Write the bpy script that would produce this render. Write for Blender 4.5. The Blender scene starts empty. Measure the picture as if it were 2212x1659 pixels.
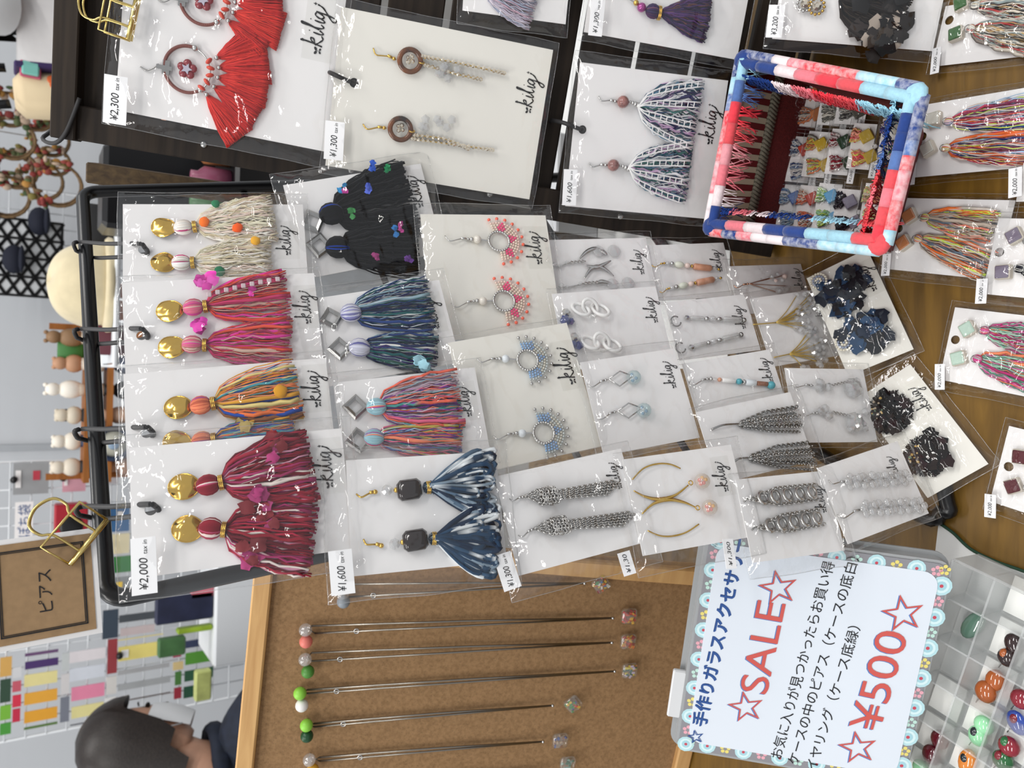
import bpy, math, random
from mathutils import Vector as V, Matrix, noise
from mathutils.geometry import tessellate_polygon
random.seed(7)
SC = bpy.context.scene
COL = SC.collection
R = math.radians

# ------------------------------------------------------------------ camera
PW, PH, FPX = 2212.0, 1659.0, 1661.0
CAM = V((0, 0, 1.30))
_t, _r = R(33), R(1.35)
FWD = V((0, math.cos(_t), -math.sin(_t)))
_dn = V((0, -math.sin(_t), -math.cos(_t)))
_rt = V((1, 0, 0))
CX = _dn * math.cos(_r) + _rt * math.sin(_r)      # picture right = down in the place
CY = -_dn * math.sin(_r) + _rt * math.cos(_r)
cam_d = bpy.data.cameras.new('camera')
cam_d.sensor_fit = 'HORIZONTAL'; cam_d.sensor_width = 36.0
cam_d.lens = FPX / PW * 36.0
cam_d.clip_start = 0.02; cam_d.clip_end = 50
cam_d.dof.use_dof = True; cam_d.dof.focus_distance = 0.52; cam_d.dof.aperture_fstop = 13
cam_o = bpy.data.objects.new('camera', cam_d)
m3 = Matrix((CX, CY, -FWD)).transposed()
cam_o.matrix_world = Matrix.Translation(CAM) @ m3.to_4x4()
COL.objects.link(cam_o); SC.camera = cam_o

# ------------------------------------------------------------------ light
w = bpy.data.worlds.new('hall'); SC.world = w; w.use_nodes = True
w.node_tree.nodes['Background'].inputs[0].default_value = (0.93, 0.96, 1.0, 1)
w.node_tree.nodes['Background'].inputs[1].default_value = 0.55
def strip(x, y, sx, sy, e):
    l = bpy.data.lights.new('ceiling_strip_light', 'AREA'); l.shape = 'RECTANGLE'
    l.size = sx; l.size_y = sy; l.energy = e; l.color = (1, 0.975, 0.94)
    o = bpy.data.objects.new('ceiling_strip_light', l); o.location = (x, y, 2.9); COL.objects.link(o)
for (x, y) in ((-1.1, -0.55), (1.1, -0.55), (-1.1, 0.55), (1.1, 0.55), (-0.2, 1.9), (2.2, 1.9), (-2.4, 1.9)):
    strip(x, y, 1.25, 0.16, 13)
SC.view_settings.view_transform = 'Standard'; SC.view_settings.look = 'None'
SC.view_settings.gamma = 1.0; SC.view_settings.use_curve_mapping = False
SC.view_settings.exposure = 0.24
SC.cycles.transparent_max_bounces = 40
SC.cycles.max_bounces = 8
SC.cycles.caustics_reflective = False; SC.cycles.caustics_refractive = False

# ------------------------------------------------------------------ pixel rays
def ray(x, y): return FWD + CX * ((x - PW/2)/FPX) - CY * ((y - PH/2)/FPX)
def hit(x, y, p, n):
    d = ray(x, y); return CAM + d * ((p - CAM).dot(n) / d.dot(n))
def NV(yaw, lean):
    y, l = R(yaw), R(lean); return V((math.sin(y)*math.cos(l), -math.cos(y)*math.cos(l), math.sin(l)))
UP = V((0, 0, 1)); TZ = 0.72
def table(x, y, z=TZ): return hit(x, y, V((0, 0, z)), UP)

# ------------------------------------------------------------------ materials
MATS = {}
def mat(name, col=(.8,.8,.8), rough=.5, metal=0.0, spec=.5, noise_s=0, noise_a=.0, bump=0, trans=0.0, ior=1.45, coat=0.0, attr=False, col2=None, sheen=0, alpha=1.0):
    if name in MATS: return MATS[name]
    m = bpy.data.materials.new(name); m.use_nodes = True; nt = m.node_tree
    b = nt.nodes['Principled BSDF']
    b.inputs['Roughness'].default_value = rough; b.inputs['Metallic'].default_value = metal
    b.inputs['Specular IOR Level'].default_value = spec
    b.inputs['Transmission Weight'].default_value = trans; b.inputs['IOR'].default_value = ior
    b.inputs['Coat Weight'].default_value = coat; b.inputs['Alpha'].default_value = alpha
    if sheen: b.inputs['Sheen Weight'].default_value = sheen
    c4 = (*col, 1); b.inputs['Base Color'].default_value = c4
    if attr:
        a = nt.nodes.new('ShaderNodeAttribute'); a.attribute_name = 'Col'
        nt.links.new(a.outputs['Color'], b.inputs['Base Color'])
    if noise_s:
        tc = nt.nodes.new('ShaderNodeTexCoord'); n = nt.nodes.new('ShaderNodeTexNoise')
        n.inputs['Scale'].default_value = noise_s; n.inputs['Detail'].default_value = 5
        nt.links.new(tc.outputs['Object'], n.inputs['Vector'])
        if noise_a and not attr:
            r = nt.nodes.new('ShaderNodeValToRGB')
            c2 = col2 or tuple(max(0, c*(1-noise_a)) for c in col)
            r.color_ramp.elements[0].position = .35; r.color_ramp.elements[1].position = .65
            r.color_ramp.elements[0].color = (*c2, 1); r.color_ramp.elements[1].color = c4
            nt.links.new(n.outputs['Fac'], r.inputs['Fac']); nt.links.new(r.outputs['Color'], b.inputs['Base Color'])
        if bump:
            bp = nt.nodes.new('ShaderNodeBump'); bp.inputs['Strength'].default_value = bump; bp.inputs['Distance'].default_value = .001
            nt.links.new(n.outputs['Fac'], bp.inputs['Height']); nt.links.new(bp.outputs['Normal'], b.inputs['Normal'])
    MATS[name] = m; return m
def srgb(h):
    h = h.lstrip('#'); v = [int(h[i:i+2], 16)/255 for i in (0, 2, 4)]
    return tuple(c/12.92 if c <= .04045 else ((c+.055)/1.055)**2.4 for c in v)
def wood(name, c1, c2, scale=6, stretch=(14, 14, 1), rough=.6, spec=.3):
    m = mat(name, c1, rough, spec=spec); nt = m.node_tree; b = nt.nodes['Principled BSDF']
    tc = nt.nodes.new('ShaderNodeTexCoord'); mp = nt.nodes.new('ShaderNodeMapping'); mp.inputs['Scale'].default_value = stretch
    n = nt.nodes.new('ShaderNodeTexNoise'); n.inputs['Scale'].default_value = scale; n.inputs['Detail'].default_value = 8; n.inputs['Distortion'].default_value = .6
    r = nt.nodes.new('ShaderNodeValToRGB'); r.color_ramp.elements[0].position = .3; r.color_ramp.elements[1].position = .7
    r.color_ramp.elements[0].color = (*c1, 1); r.color_ramp.elements[1].color = (*c2, 1)
    bp = nt.nodes.new('ShaderNodeBump'); bp.inputs['Strength'].default_value = .25; bp.inputs['Distance'].default_value = .0006
    L = nt.links.new
    L(tc.outputs['Object'], mp.inputs['Vector']); L(mp.outputs['Vector'], n.inputs['Vector']); L(n.outputs['Fac'], r.inputs['Fac'])
    L(r.outputs['Color'], b.inputs['Base Color']); L(n.outputs['Fac'], bp.inputs['Height']); L(bp.outputs['Normal'], b.inputs['Normal'])
    return m
def film(name, base=.035, edge=.5, rough=.06, tint=(.985,.985,.985), haze=.0, bumps=180):
    """clear plastic film: lets light through, mirrors a little, more at grazing angles"""
    m = bpy.data.materials.new(name); m.use_nodes = True; nt = m.node_tree
    for n in list(nt.nodes):
        if n.type != 'OUTPUT_MATERIAL': nt.nodes.remove(n)
    out = nt.nodes['Material Output']; L = nt.links.new
    tr = nt.nodes.new('ShaderNodeBsdfTransparent'); tr.inputs[0].default_value = (*tint, 1)
    gl = nt.nodes.new('ShaderNodeBsdfGlossy'); gl.inputs['Roughness'].default_value = rough
    lw = nt.nodes.new('ShaderNodeLayerWeight')
    p = nt.nodes.new('ShaderNodeMath'); p.operation = 'POWER'; p.inputs[1].default_value = 3.0
    ma = nt.nodes.new('ShaderNodeMath'); ma.operation = 'MULTIPLY_ADD'; ma.inputs[1].default_value = edge; ma.inputs[2].default_value = base
    mx = nt.nodes.new('ShaderNodeMixShader')
    L(lw.outputs['Facing'], p.inputs[0]); L(p.outputs[0], ma.inputs[0]); L(ma.outputs[0], mx.inputs[0])
    L(tr.outputs[0], mx.inputs[1]); L(gl.outputs[0], mx.inputs[2])
    if bumps:
        tc = nt.nodes.new('ShaderNodeTexCoord'); ns = nt.nodes.new('ShaderNodeTexNoise'); ns.inputs['Scale'].default_value = bumps; ns.inputs['Detail'].default_value = 2
        bp = nt.nodes.new('ShaderNodeBump'); bp.inputs['Strength'].default_value = .3; bp.inputs['Distance'].default_value = .0012
        L(tc.outputs['Object'], ns.inputs['Vector']); L(ns.outputs['Fac'], bp.inputs['Height']); L(bp.outputs['Normal'], gl.inputs['Normal'])
    last = mx
    if haze:
        df = nt.nodes.new('ShaderNodeBsdfDiffuse'); df.inputs[0].default_value = (.9,.9,.9,1)
        m2 = nt.nodes.new('ShaderNodeMixShader'); m2.inputs[0].default_value = haze
        L(mx.outputs[0], m2.inputs[1]); L(df.outputs[0], m2.inputs[2]); last = m2
    L(last.outputs[0], out.inputs['Surface'])
    MATS[name] = m; return m

WHITE = mat('card_white', srgb('#f1efee'), .55, noise_s=300, bump=.05)
CREAM = mat('card_cream', srgb('#eeebe2'), .5, noise_s=300, bump=.05)
LABEL = mat('label_paper', srgb('#f7f7f8'), .45)
INK = mat('ink_black', (.008,.008,.01), .5)
GOLD = mat('gold_metal', srgb('#d9b25a'), .16, 1.0)
BRASS = mat('brass_clip', srgb('#d8c07a'), .2, 1.0)
SILVER = mat('silver_metal', srgb('#c9c8c6'), .18, 1.0)
STEEL = mat('gunmetal_chain', srgb('#c9c7c4'), .25, 1.0)
DSTEEL = mat('dark_silver', srgb('#a3a2a0'), .25, 1.0)
BLACKM = mat('black_enamel', (.006,.006,.007), .28, noise_s=40, bump=.05)
RUBBER = mat('black_rubber', srgb('#2b2a2b'), .55)
YARN = mat('yarn', attr=True, rough=.85, spec=.15, sheen=.06)
SATIN = mat('satin_ribbon', attr=True, rough=.55, spec=.3, sheen=.06)
BEADS = mat('glass_beads', attr=True, rough=.12, spec=.6, coat=.5)
PEARL = mat('pearl', srgb('#efe8dc'), .2, spec=.6, coat=.6)
WACR = mat('white_acrylic', srgb('#f6f5f3'), .25, coat=.3)
CLEAR = film('clear_acrylic', .22, .7, .02, tint=(.992,.994,.996), bumps=0, haze=.16)
GWIRE = mat('gold_wire', srgb('#d9b860'), .38, .55)
BAG = film('clear_film', .05, .24, .045)
BAGEDGE = film('clear_film_seam', .16, .5, .12, bumps=0, haze=.05)
FROST = film('frosted_plastic', .05, .4, .3, tint=(.93,.94,.94), haze=.16, bumps=0)

# ------------------------------------------------------------------ mesh builder
class MB:
    def __init__(s): s.v = []; s.f = []; s.c = []; s.mi = []; s._m = 0
    def add(s, vs, fs, col=(1,1,1)):
        b = len(s.v); s.v += [tuple(q) for q in vs]
        s.f += [tuple(b+i for i in f) for f in fs]; s.mi += [s._m]*len(fs)
        if isinstance(col, list): s.c += col
        else: s.c += [col]*len(vs)
        return s
    def tube(s, pts, r, n=5, col=(1,1,1), flat=1.0, up=None, cap=True, closed=False):
        pts = [V(p) for p in pts]; m = len(pts); up = V(up) if up else V((0,0,1)); vs = []; cs = []
        for i, p in enumerate(pts):
            a = pts[i-1] if (i or closed) else p; b = pts[(i+1) % m] if (i < m-1 or closed) else p
            t = b-a
            if t.length < 1e-9: t = V((1,0,0))
            t.normalize(); sd = t.cross(up)
            if sd.length < 1e-3: sd = t.cross(V((1,0.1,0)))
            sd.normalize(); nn = sd.cross(t)
            rr = r[i] if isinstance(r, (list, tuple)) else r
            ci = col[i] if isinstance(col, list) else col
            for k in range(n):
                an = 2*math.pi*k/n + .3
                vs.append(p + sd*(math.cos(an)*rr) + nn*(math.sin(an)*rr*flat)); cs.append(ci)
        fs = []
        for i in range(m if closed else m-1):
            j = (i+1) % m
            for k in range(n):
                k2 = (k+1) % n; fs.append((i*n+k, i*n+k2, j*n+k2, j*n+k))
        if cap and not closed: fs += [tuple(range(n-1, -1, -1)), tuple((m-1)*n+k for k in range(n))]
        return s.add(vs, fs, cs)
    def ribbon(s, pts, wid, th, col=(1,1,1), up=None):
        """flat strip along pts"""
        return s.tube(pts, [q*.5 for q in wid] if isinstance(wid, (list, tuple)) else wid*.5, 4, col, flat=th, up=up)
    def ball(s, c, r, seg=8, rings=5, col=(1,1,1), ax=None):
        c = V(c); rx, ry, rz = (r, r, r) if not isinstance(r, (tuple, list)) else r
        vs = []; fs = []
        for i in range(1, rings):
            ph = math.pi*i/rings
            for k in range(seg):
                a = 2*math.pi*k/seg
                q = V((rx*math.sin(ph)*math.cos(a), ry*math.sin(ph)*math.sin(a), rz*math.cos(ph)))
                if ax is not None: q = ax @ q
                vs.append(c+q)
        tp = V((0,0,rz)); bt = V((0,0,-rz))
        if ax is not None: tp = ax @ tp; bt = ax @ bt
        vs += [c+tp, c+bt]; T = len(vs)-2
        for i in range(rings-2):
            for k in range(seg):
                k2 = (k+1) % seg; fs.append((i*seg+k, (i+1)*seg+k, (i+1)*seg+k2, i*seg+k2))
        for k in range(seg):
            k2 = (k+1) % seg; fs.append((T, k, k2)); fs.append((T+1, (rings-2)*seg+k2, (rings-2)*seg+k))
        return s.add(vs, fs, col)
    def box(s, c, size, rot=None, col=(1,1,1), bev=0.0):
        c = V(c); x, y, z = [q/2 for q in size]
        if bev <= 0:
            vs = [V((sx*x, sy*y, sz*z)) for sx in (-1,1) for sy in (-1,1) for sz in (-1,1)]
            fs = [(0,1,3,2),(4,6,7,5),(0,4,5,1),(2,3,7,6),(0,2,6,4),(1,5,7,3)]
        else:
            vs = []; fs = []; lay = []
            for (zz, ins) in ((-z, bev), (-z+bev, 0), (z-bev, 0), (z, bev)):
                ring = []
                for (sx, sy) in ((1,1),(-1,1),(-1,-1),(1,-1)):
                    e = [(sx*(x-ins), sy*(y-bev-ins*.5)), (sx*(x-bev-ins*.5), sy*(y-ins))]
                    if sx*sy < 0: e.reverse()
                    for q in e: ring.append(len(vs)); vs.append(V((q[0], q[1], zz)))
                lay.append(ring)
            for a, b in zip(lay, lay[1:]):
                for k in range(8): fs.append((a[k], a[(k+1) % 8], b[(k+1) % 8], b[k]))
            fs += [tuple(reversed(lay[0])), tuple(lay[-1])]
        if rot is not None: vs = [rot @ q for q in vs]
        return s.add([c+q for q in vs], fs, col)
    def ring(s, c, Rr, r, ax=None, seg=20, n=6, col=(1,1,1), flat=1.0, sx=1.0, a0=0, a1=360):
        """torus (or arc) in the local xy plane, turned by ax"""
        c = V(c); full = (a1-a0) >= 359.9; pts = []
        for i in range(seg if full else seg+1):
            a = R(a0+(a1-a0)*i/seg); q = V((Rr*math.cos(a)*sx, Rr*math.sin(a), 0))
            if ax is not None: q = ax @ q
            pts.append(c+q)
        up = ax @ V((0,0,1)) if ax is not None else V((0,0,1))
        return s.tube(pts, r, n, col, flat, up=up, closed=full)
    def prism(s, poly, z0, z1, col=(1,1,1), hole=None):
        loops = [[V((p[0], p[1], 0)) for p in poly]] + ([[V((p[0], p[1], 0)) for p in hole]] if hole else [])
        tri = tessellate_polygon(loops); flat = [p for l in loops for p in l]; n = len(flat)
        vs = [V((p.x, p.y, z1)) for p in flat] + [V((p.x, p.y, z0)) for p in flat]; fs = []
        for t in tri:
            a, b, c_ = [flat[i] for i in t]
            if (b-a).cross(c_-a).z < 0: t = (t[0], t[2], t[1])
            fs.append(tuple(t)); fs.append(tuple(n+i for i in reversed(t)))
        off = 0
        for l in loops:
            m = len(l)
            for k in range(m): fs.append((off+k, off+(k+1) % m, n+off+(k+1) % m, n+off+k))
            off += m
        return s.add(vs, fs, col)
    def build(s, name, material, parent=None, smooth=True, loc=None, kind=None):
        me = bpy.data.meshes.new(name); me.from_pydata(s.v, [], s.f)
        ms = material if isinstance(material, (list, tuple)) else [material]
        for q in ms: me.materials.append(q)
        if any(s.mi): me.polygons.foreach_set('material_index', s.mi)
        if any(c != (1,1,1) for c in s.c):
            at = me.color_attributes.new('Col', 'FLOAT_COLOR', 'POINT')
            at.data.foreach_set('color', [x for c in s.c for x in (c[0], c[1], c[2], 1.0)])
        if smooth: me.polygons.foreach_set('use_smooth', [True]*len(me.polygons))
        me.update()
        o = bpy.data.objects.new(name, me); COL.objects.link(o)
        if parent: o.parent = parent
        if loc is not None: o.location = loc
        if kind: o['kind'] = kind
        return o
def tag(o, label=None, cat=None, group=None, kind=None):
    if label: o['label'] = label
    if cat: o['category'] = cat
    if group: o['group'] = group
    if kind: o['kind'] = kind
    return o
def empty(name, M=None, parent=None):
    o = bpy.data.objects.new(name, None); o.empty_display_size = .01; COL.objects.link(o)
    if parent: o.parent = parent
    if M is not None: o.matrix_world = M
    return o
def struct(o): o['kind'] = 'structure'; return o
def frame(o, x, y, n): # matrix from origin + axes
    M = Matrix((x, y, n)).transposed().to_4x4(); M.translation = o; return M
def smoothpath(pts, k=5):
    pts = [V(p) for p in pts]; out = []
    for i in range(len(pts)-1):
        a = pts[max(i-1, 0)]; b = pts[i]; c = pts[i+1]; d = pts[min(i+2, len(pts)-1)]
        for j in range(k):
            t = j/k
            out.append(.5*((2*b)+(c-a)*t+(2*a-5*b+4*c-d)*t*t+(3*b-a-3*c+d)*t**3))
    out.append(pts[-1]); return out
# ------------------------------------------------------------------ lettering
_TXT = {}
def text_geo(body, shear=0.0):
    k = (body, shear)
    if k not in _TXT:
        c = bpy.data.curves.new('t', 'FONT'); c.body = body; c.shear = shear; c.resolution_u = 4
        o = bpy.data.objects.new('t', c); COL.objects.link(o)
        bpy.context.view_layer.update()
        me = bpy.data.meshes.new_from_object(o.evaluated_get(bpy.context.evaluated_depsgraph_get()))
        _TXT[k] = ([V(v.co) for v in me.vertices], [tuple(p.vertices) for p in me.polygons])
        bpy.data.objects.remove(o); bpy.data.curves.remove(c); bpy.data.meshes.remove(me)
    return _TXT[k]
def text_bb(vs):
    xs = [v.x for v in vs]; ys = [v.y for v in vs]; return min(xs), max(xs), min(ys), max(ys)
def put_text(mb, body, cx, cy, wid, z, shear=0.0, hgt=None, rot=0, dx=0, dy=0, col=(1,1,1)):
    """text fitted to a width (and height), centred at cx,cy in the local xy plane"""
    vs, fs = text_geo(body, shear); x0, x1, y0, y1 = text_bb(vs)
    s = wid/(x1-x0); sy = s if hgt is None else hgt/(y1-y0)
    ca, sa = math.cos(rot), math.sin(rot); out = []
    for v in vs:
        x = (v.x-(x0+x1)/2)*s+dx; y = (v.y-(y0+y1)/2)*sy+dy
        out.append((cx+x*ca-y*sa, cy+x*sa+y*ca, z))
    mb.add(out, fs, col)
_K = [ # brush-script brand word, drawn as strokes in a unit box
 [(.235,.80),(.20,.72),(.215,.84),(.20,.55),(.15,.10)],
 [(.155,.30),(.23,.47),(.29,.50),(.27,.40),(.175,.33),(.25,.16),(.30,.10),(.36,.16)],
 [(.405,.45),(.385,.20),(.41,.11),(.46,.24)],
 [(.47,.26),(.56,.74),(.565,.88),(.535,.80),(.50,.30),(.53,.12),(.58,.22)],
 [(.645,.45),(.625,.20),(.65,.11),(.70,.24)],
 [(.81,.42),(.75,.44),(.70,.28),(.735,.15),(.79,.26),(.82,.43),(.80,.10),(.76,-.20),(.70,-.27),(.69,-.14),(.82,.06),(.92,.22),(.965,.40)]]
def logo_mesh():
    mb = MB()
    for st in _K:
        p = smoothpath([(x, y*.62, 0) for x, y in st], 5); n = len(p)
        mb.ribbon(p, [.020+.016*abs(math.sin(i*.55)) for i in range(n)], .1)
    for (x, y) in ((.425, .58), (.655, .58)): mb.ball((x, y*.62, 0), (.012, .014, .002), 6, 4)
    mb.ribbon([(.945,.30,0),(1.0,.30,0)], .016, .1); mb.ribbon([(.972,.262,0),(.972,.338,0)], .016, .1)
    for (x, y, rx, ry, a) in ((.012,.185,.040,.027,-.6),(.092,.190,.040,.027,.6),(.022,.095,.028,.020,.6),(.086,.095,.028,.020,-.6)):
        mb.ball((x, y, 0), (rx, ry, .002), 10, 4, ax=Matrix.Rotation(a, 3, 'Z'))
    mb.ribbon([(.05,.085,0),(.056,.195,0)], .008, .1)
    me_o = mb.build('brand_lettering', INK); me = me_o.data; bpy.data.objects.remove(me_o)
    return me
LOGO = logo_mesh()
# ================================================================== the setting
FLOOR_M = mat('floor_vinyl', srgb('#8f8c88'), .5, noise_s=8, noise_a=.15)
WALL_M = mat('partition_panel', srgb('#c9ccd0'), .55, noise_s=4, noise_a=.03)
mb = MB(); mb.box((0, 2.0, -.01), (9, 9, .02)); struct(mb.build('floor', FLOOR_M, smooth=False))
WY = 3.15
mb = MB(); mb.box((0, WY+.03, 1.25), (8, .06, 2.5)); wall_back = struct(mb.build('wall_back', WALL_M, smooth=False))
WN = V((0, -1, 0))
def wallpt(x, y, d=WY): return hit(x, y, V((0, d, 0)), WN)
_seam = wallpt(60, 966)
mb = MB(); mb.box((_seam.x, WY-.004, 1.25), (.02, .012, 2.5)); mb.build('trim_1', mat('aluminium_trim', srgb('#b4b8bc'), .4, .3), smooth=False)['kind'] = 'structure'
# ------------------------------------------------------------------ table
TW = wood('table_wood', srgb('#5c4214'), srgb('#7a5a20'), 5, (3, 22, 1), .42, .4)
tb = empty('display_table', Matrix.Translation((0, .4, 0)))
tag(tb, 'brown wood-grain table under the basket and the loose cards', 'table')
mb = MB(); mb.box((0, .02, TZ-.0175), (1.7, .86, .035), bev=.003); mb.build('tabletop', TW, tb, False)
for sx in (-.8, .8):
    for sy in (-.36, .40):
        mb = MB(); mb.tube([(sx, sy, 0), (sx, sy, TZ-.035)], .016, 8); mb.build('leg', BLACKM, tb)
# white cloth with green stitched edge under the case
cl = MB(); pts = [table(2030,1128), table(2062,1150), table(2100,1185), table(2155,1212), table(2212,1232), table(2300,1270), table(2420,1400), table(2420,1900), table(1990,1900), table(1960,1600), table(2010,1300)]
cl.prism([(p.x, p.y) for p in pts], TZ+.0004, TZ+.0016)
cloth = tag(cl.build('table_cloth', mat('cloth_white', srgb('#dcdcda'), .9, noise_s=500, bump=.2), None, False), 'white cloth with dark green stitched edge under the clear plastic case', 'cloth')
ed = MB(); ed.tube(smoothpath([(p.x, p.y, TZ+.0024) for p in pts[:7]], 6), .0011, 6); ed.build('stitched_edge', mat('thread_green', srgb('#23402f'), .9), cloth)

# ------------------------------------------------------------------ wire stand
HK_TL = CAM + ray(230, 1300)*.40; SN = NV(40, 15)          # plane the loop hooks reach forward to
ST_TL = CAM + ray(230, 1300)*.445; FN = NV(43.3, 13)       # plane of the metal frame
SW = V((math.cos(R(43.3)), math.sin(R(43.3)), 0)); SU = FN.cross(SW) * 1.0
if SU.z < 0: SU = -SU
_a, _b = ray(178, 415), SW
_n = _a.cross(_a.cross(_b)); SWID = -(ST_TL-CAM).dot(_n)/SW.dot(_n)
SLEN = (ST_TL.z - TZ - .0055) / SU.z
def st(u, v, z=0): return ST_TL + SW*u - SU*v + FN*z
root = empty('wire_display_stand', Matrix.Translation(st(SWID/2, SLEN)))
tag(root, 'black metal wire stand holding the hanging rows of earring cards', 'stand')
def wl(mbb, pts, r, nm, m=BLACKM, par=root, n=10):
    mbb.tube([V(p)-par.matrix_world.translation for p in pts], r, n); return mbb.build(nm, m, par)
bpy.context.view_layer.update()
rr = .0054; c = .012
def arc(cu, cv, a0, a1): return [st(cu+c*math.cos(R(a)), cv+c*math.sin(R(a))) for a in range(a0, a1+1, 15)]
loop = arc(c, c, 180, 270) + arc(SWID-c, c, 270, 360) + arc(SWID-c, SLEN-c, 0, 90) + arc(c, SLEN-c, 90, 180)
f = MB(); f.tube([V(p)-root.matrix_world.translation for p in loop], rr, 10, closed=True, up=FN); f.build('frame', BLACKM, root)
for v in (.135, .235, .33, .425):
    wl(MB(), [st(0, v, -.004), st(SWID, v, -.004)], .003, 'cross_bar', n=8)
for u in (SWID*.5,):
    q = st(u, .10); b = V((q.x - FN.x*.085, q.y - FN.y*.085, TZ+.005))
    wl(MB(), [q, b], .0045, 'rear_leg', n=8)
fa, fb, fc = table(1985, 1112, TZ+.006), table(2050, 1104, TZ+.006), table(2036, 1045, TZ+.006)
wl(MB(), smoothpath([st(.004, SLEN-.004), fa, fa.lerp(fb, .75), fb, fb.lerp(fc, .25), fc, fc+(fc-fb)*.6], 4), .0055, 'foot')

# ------------------------------------------------------------------ wooden rack (slatted, leaning back)
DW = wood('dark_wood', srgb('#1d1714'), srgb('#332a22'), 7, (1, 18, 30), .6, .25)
BW = wood('brown_wood', srgb('#3c2f22'), srgb('#57462f'), 7, (30, 18, 1), .6, .25)
RP = table(1815, 160, TZ+.007) + V((0, .03, 0)); RN = NV(-15, 24); RW = V((math.cos(R(-15)), math.sin(R(-15)), 0)); RU = RN.cross(RW)
if RU.z < 0: RU = -RU
rack = empty('slatted_wooden_rack', frame(RP, RW, RU, RN)); bpy.context.view_layer.update()
tag(rack, 'dark brown slatted wooden rack leaning back behind the fabric basket', 'rack')
ru0, ru1, rtop = -.148, .36, (1.268-TZ)/RU.z
gaps = [0, .0135, .060, .105, .155, .205, .315, .365, .418, .468, .525, rtop]
for a, b in zip(gaps, gaps[1:]):
    g = .0028
    s_ = MB(); s_.box(((ru0+ru1)/2, (a+b)/2, -.008), (ru1-ru0-.004, max(b-a-2*g, .008), .009), bev=.001); s_.build('slat', DW, rack, False)
for u in (ru0+.012, .17):
    s_ = MB(); s_.box((u, rtop/2, .001 if u < 0 else -.018), (.026, rtop, .010), bev=.001); s_.build('stile', DW, rack, False)
s_ = MB(); s_.box(((ru0+ru1)/2, rtop-.008, .003), (ru1-ru0+.004, .018, .016), bev=.001); s_.build('top_rail', DW, rack, False)
for u in (.045, .20):  # added dark blocks standing in for the shadowed strip of table before the rack
    s_ = MB(); q0_, q1_ = V((u, 0, .008)), V((u, -.010, .052)); s_.box((u, .016, .026), (.045, .012, .056), Matrix.Rotation(R(24), 3, 'X'), bev=.001); s_.build('shade_block', DW, rack, False)
for k in range(5):
    s_ = MB(); s_.ball((ru0+.012, .03+.115*k, .0065), (.003, .003, .001), 8, 5); s_.build('screw', DSTEEL, rack)
q = MB(); q.box((.30, .66, TZ+.0009), (.56, .30, .0012)); o = q.build('white_paper_sheet', mat('paper_white', srgb('#f0f0ee'), .6), None, False); tag(o, 'white paper sheet on the table behind the slatted rack', 'paper')
# cord looped round the rack corner
q = MB(); q.tube(smoothpath([(ru0+.03, rtop-.020, .012), (ru0+.004, rtop-.012, .013), (ru0-.006, rtop-.002, .008), (ru0-.004, rtop+.010, 0), (ru0+.01, rtop+.006, -.012), (ru0+.06, rtop+.002, -.014), (ru0+.2, rtop-.03,-.016)], 5), .0016, 6)
o = q.build('elastic_cord', RUBBER, None); o.matrix_world = rack.matrix_world; tag(o, 'thin dark elastic cord looped round the corner of slatted rack', 'cord')
# post beside the rack
P0 = hit(182, 372, st(SWID+.02, 0, -.06), RN); P1 = hit(1590, 578, P0, NV(-15, 20)); P1 = P0 + (P1-P0) * ((TZ+.001-P0.z)/(P1.z-P0.z))
ax_u = (P0-P1).normalized(); ax_n = NV(-15, 20); ax_n = (ax_n-ax_u*ax_n.dot(ax_u)).normalized(); ax_x = ax_u.cross(ax_n)
L_ = (P0-P1).length
q = MB(); q.box((0, L_/2, -.02), (.019, L_, .034), bev=.0015)
o = q.build('wooden_post', BW, None, False); o.matrix_world = frame(P1, ax_x, ax_u, ax_n)
tag(o, 'weathered brown wooden post leaning between slatted rack and black wire stand', 'post')
# white box behind the rack foot
wb = table(1420, 505, .74)
q = MB(); q.box((0, 0, .03), (.16, .08, .06), bev=.002); o = q.build('white_box', mat('box_white', srgb('#e9ebee'), .5), None, False, (wb.x+.05, wb.y+.16, TZ+.0016)); tag(o, 'low white box on the table behind the slatted rack', 'box')
q = MB(); q.ball((0,0,.0055), (.0075,.0055,.0055), 10, 6); q.tube([(-.002,0,.0055),(.07,0,.0055)], .0052, 10)
o = q.build('pen', BLACKM, None, True, tuple(table(1445, 492, TZ+.001)+V((0,0,.0)))); o.rotation_euler.z = R(-40); o.location.z = TZ+.0003; tag(o, 'black pen lying behind the corner of the fabric basket', 'pen')

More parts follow.
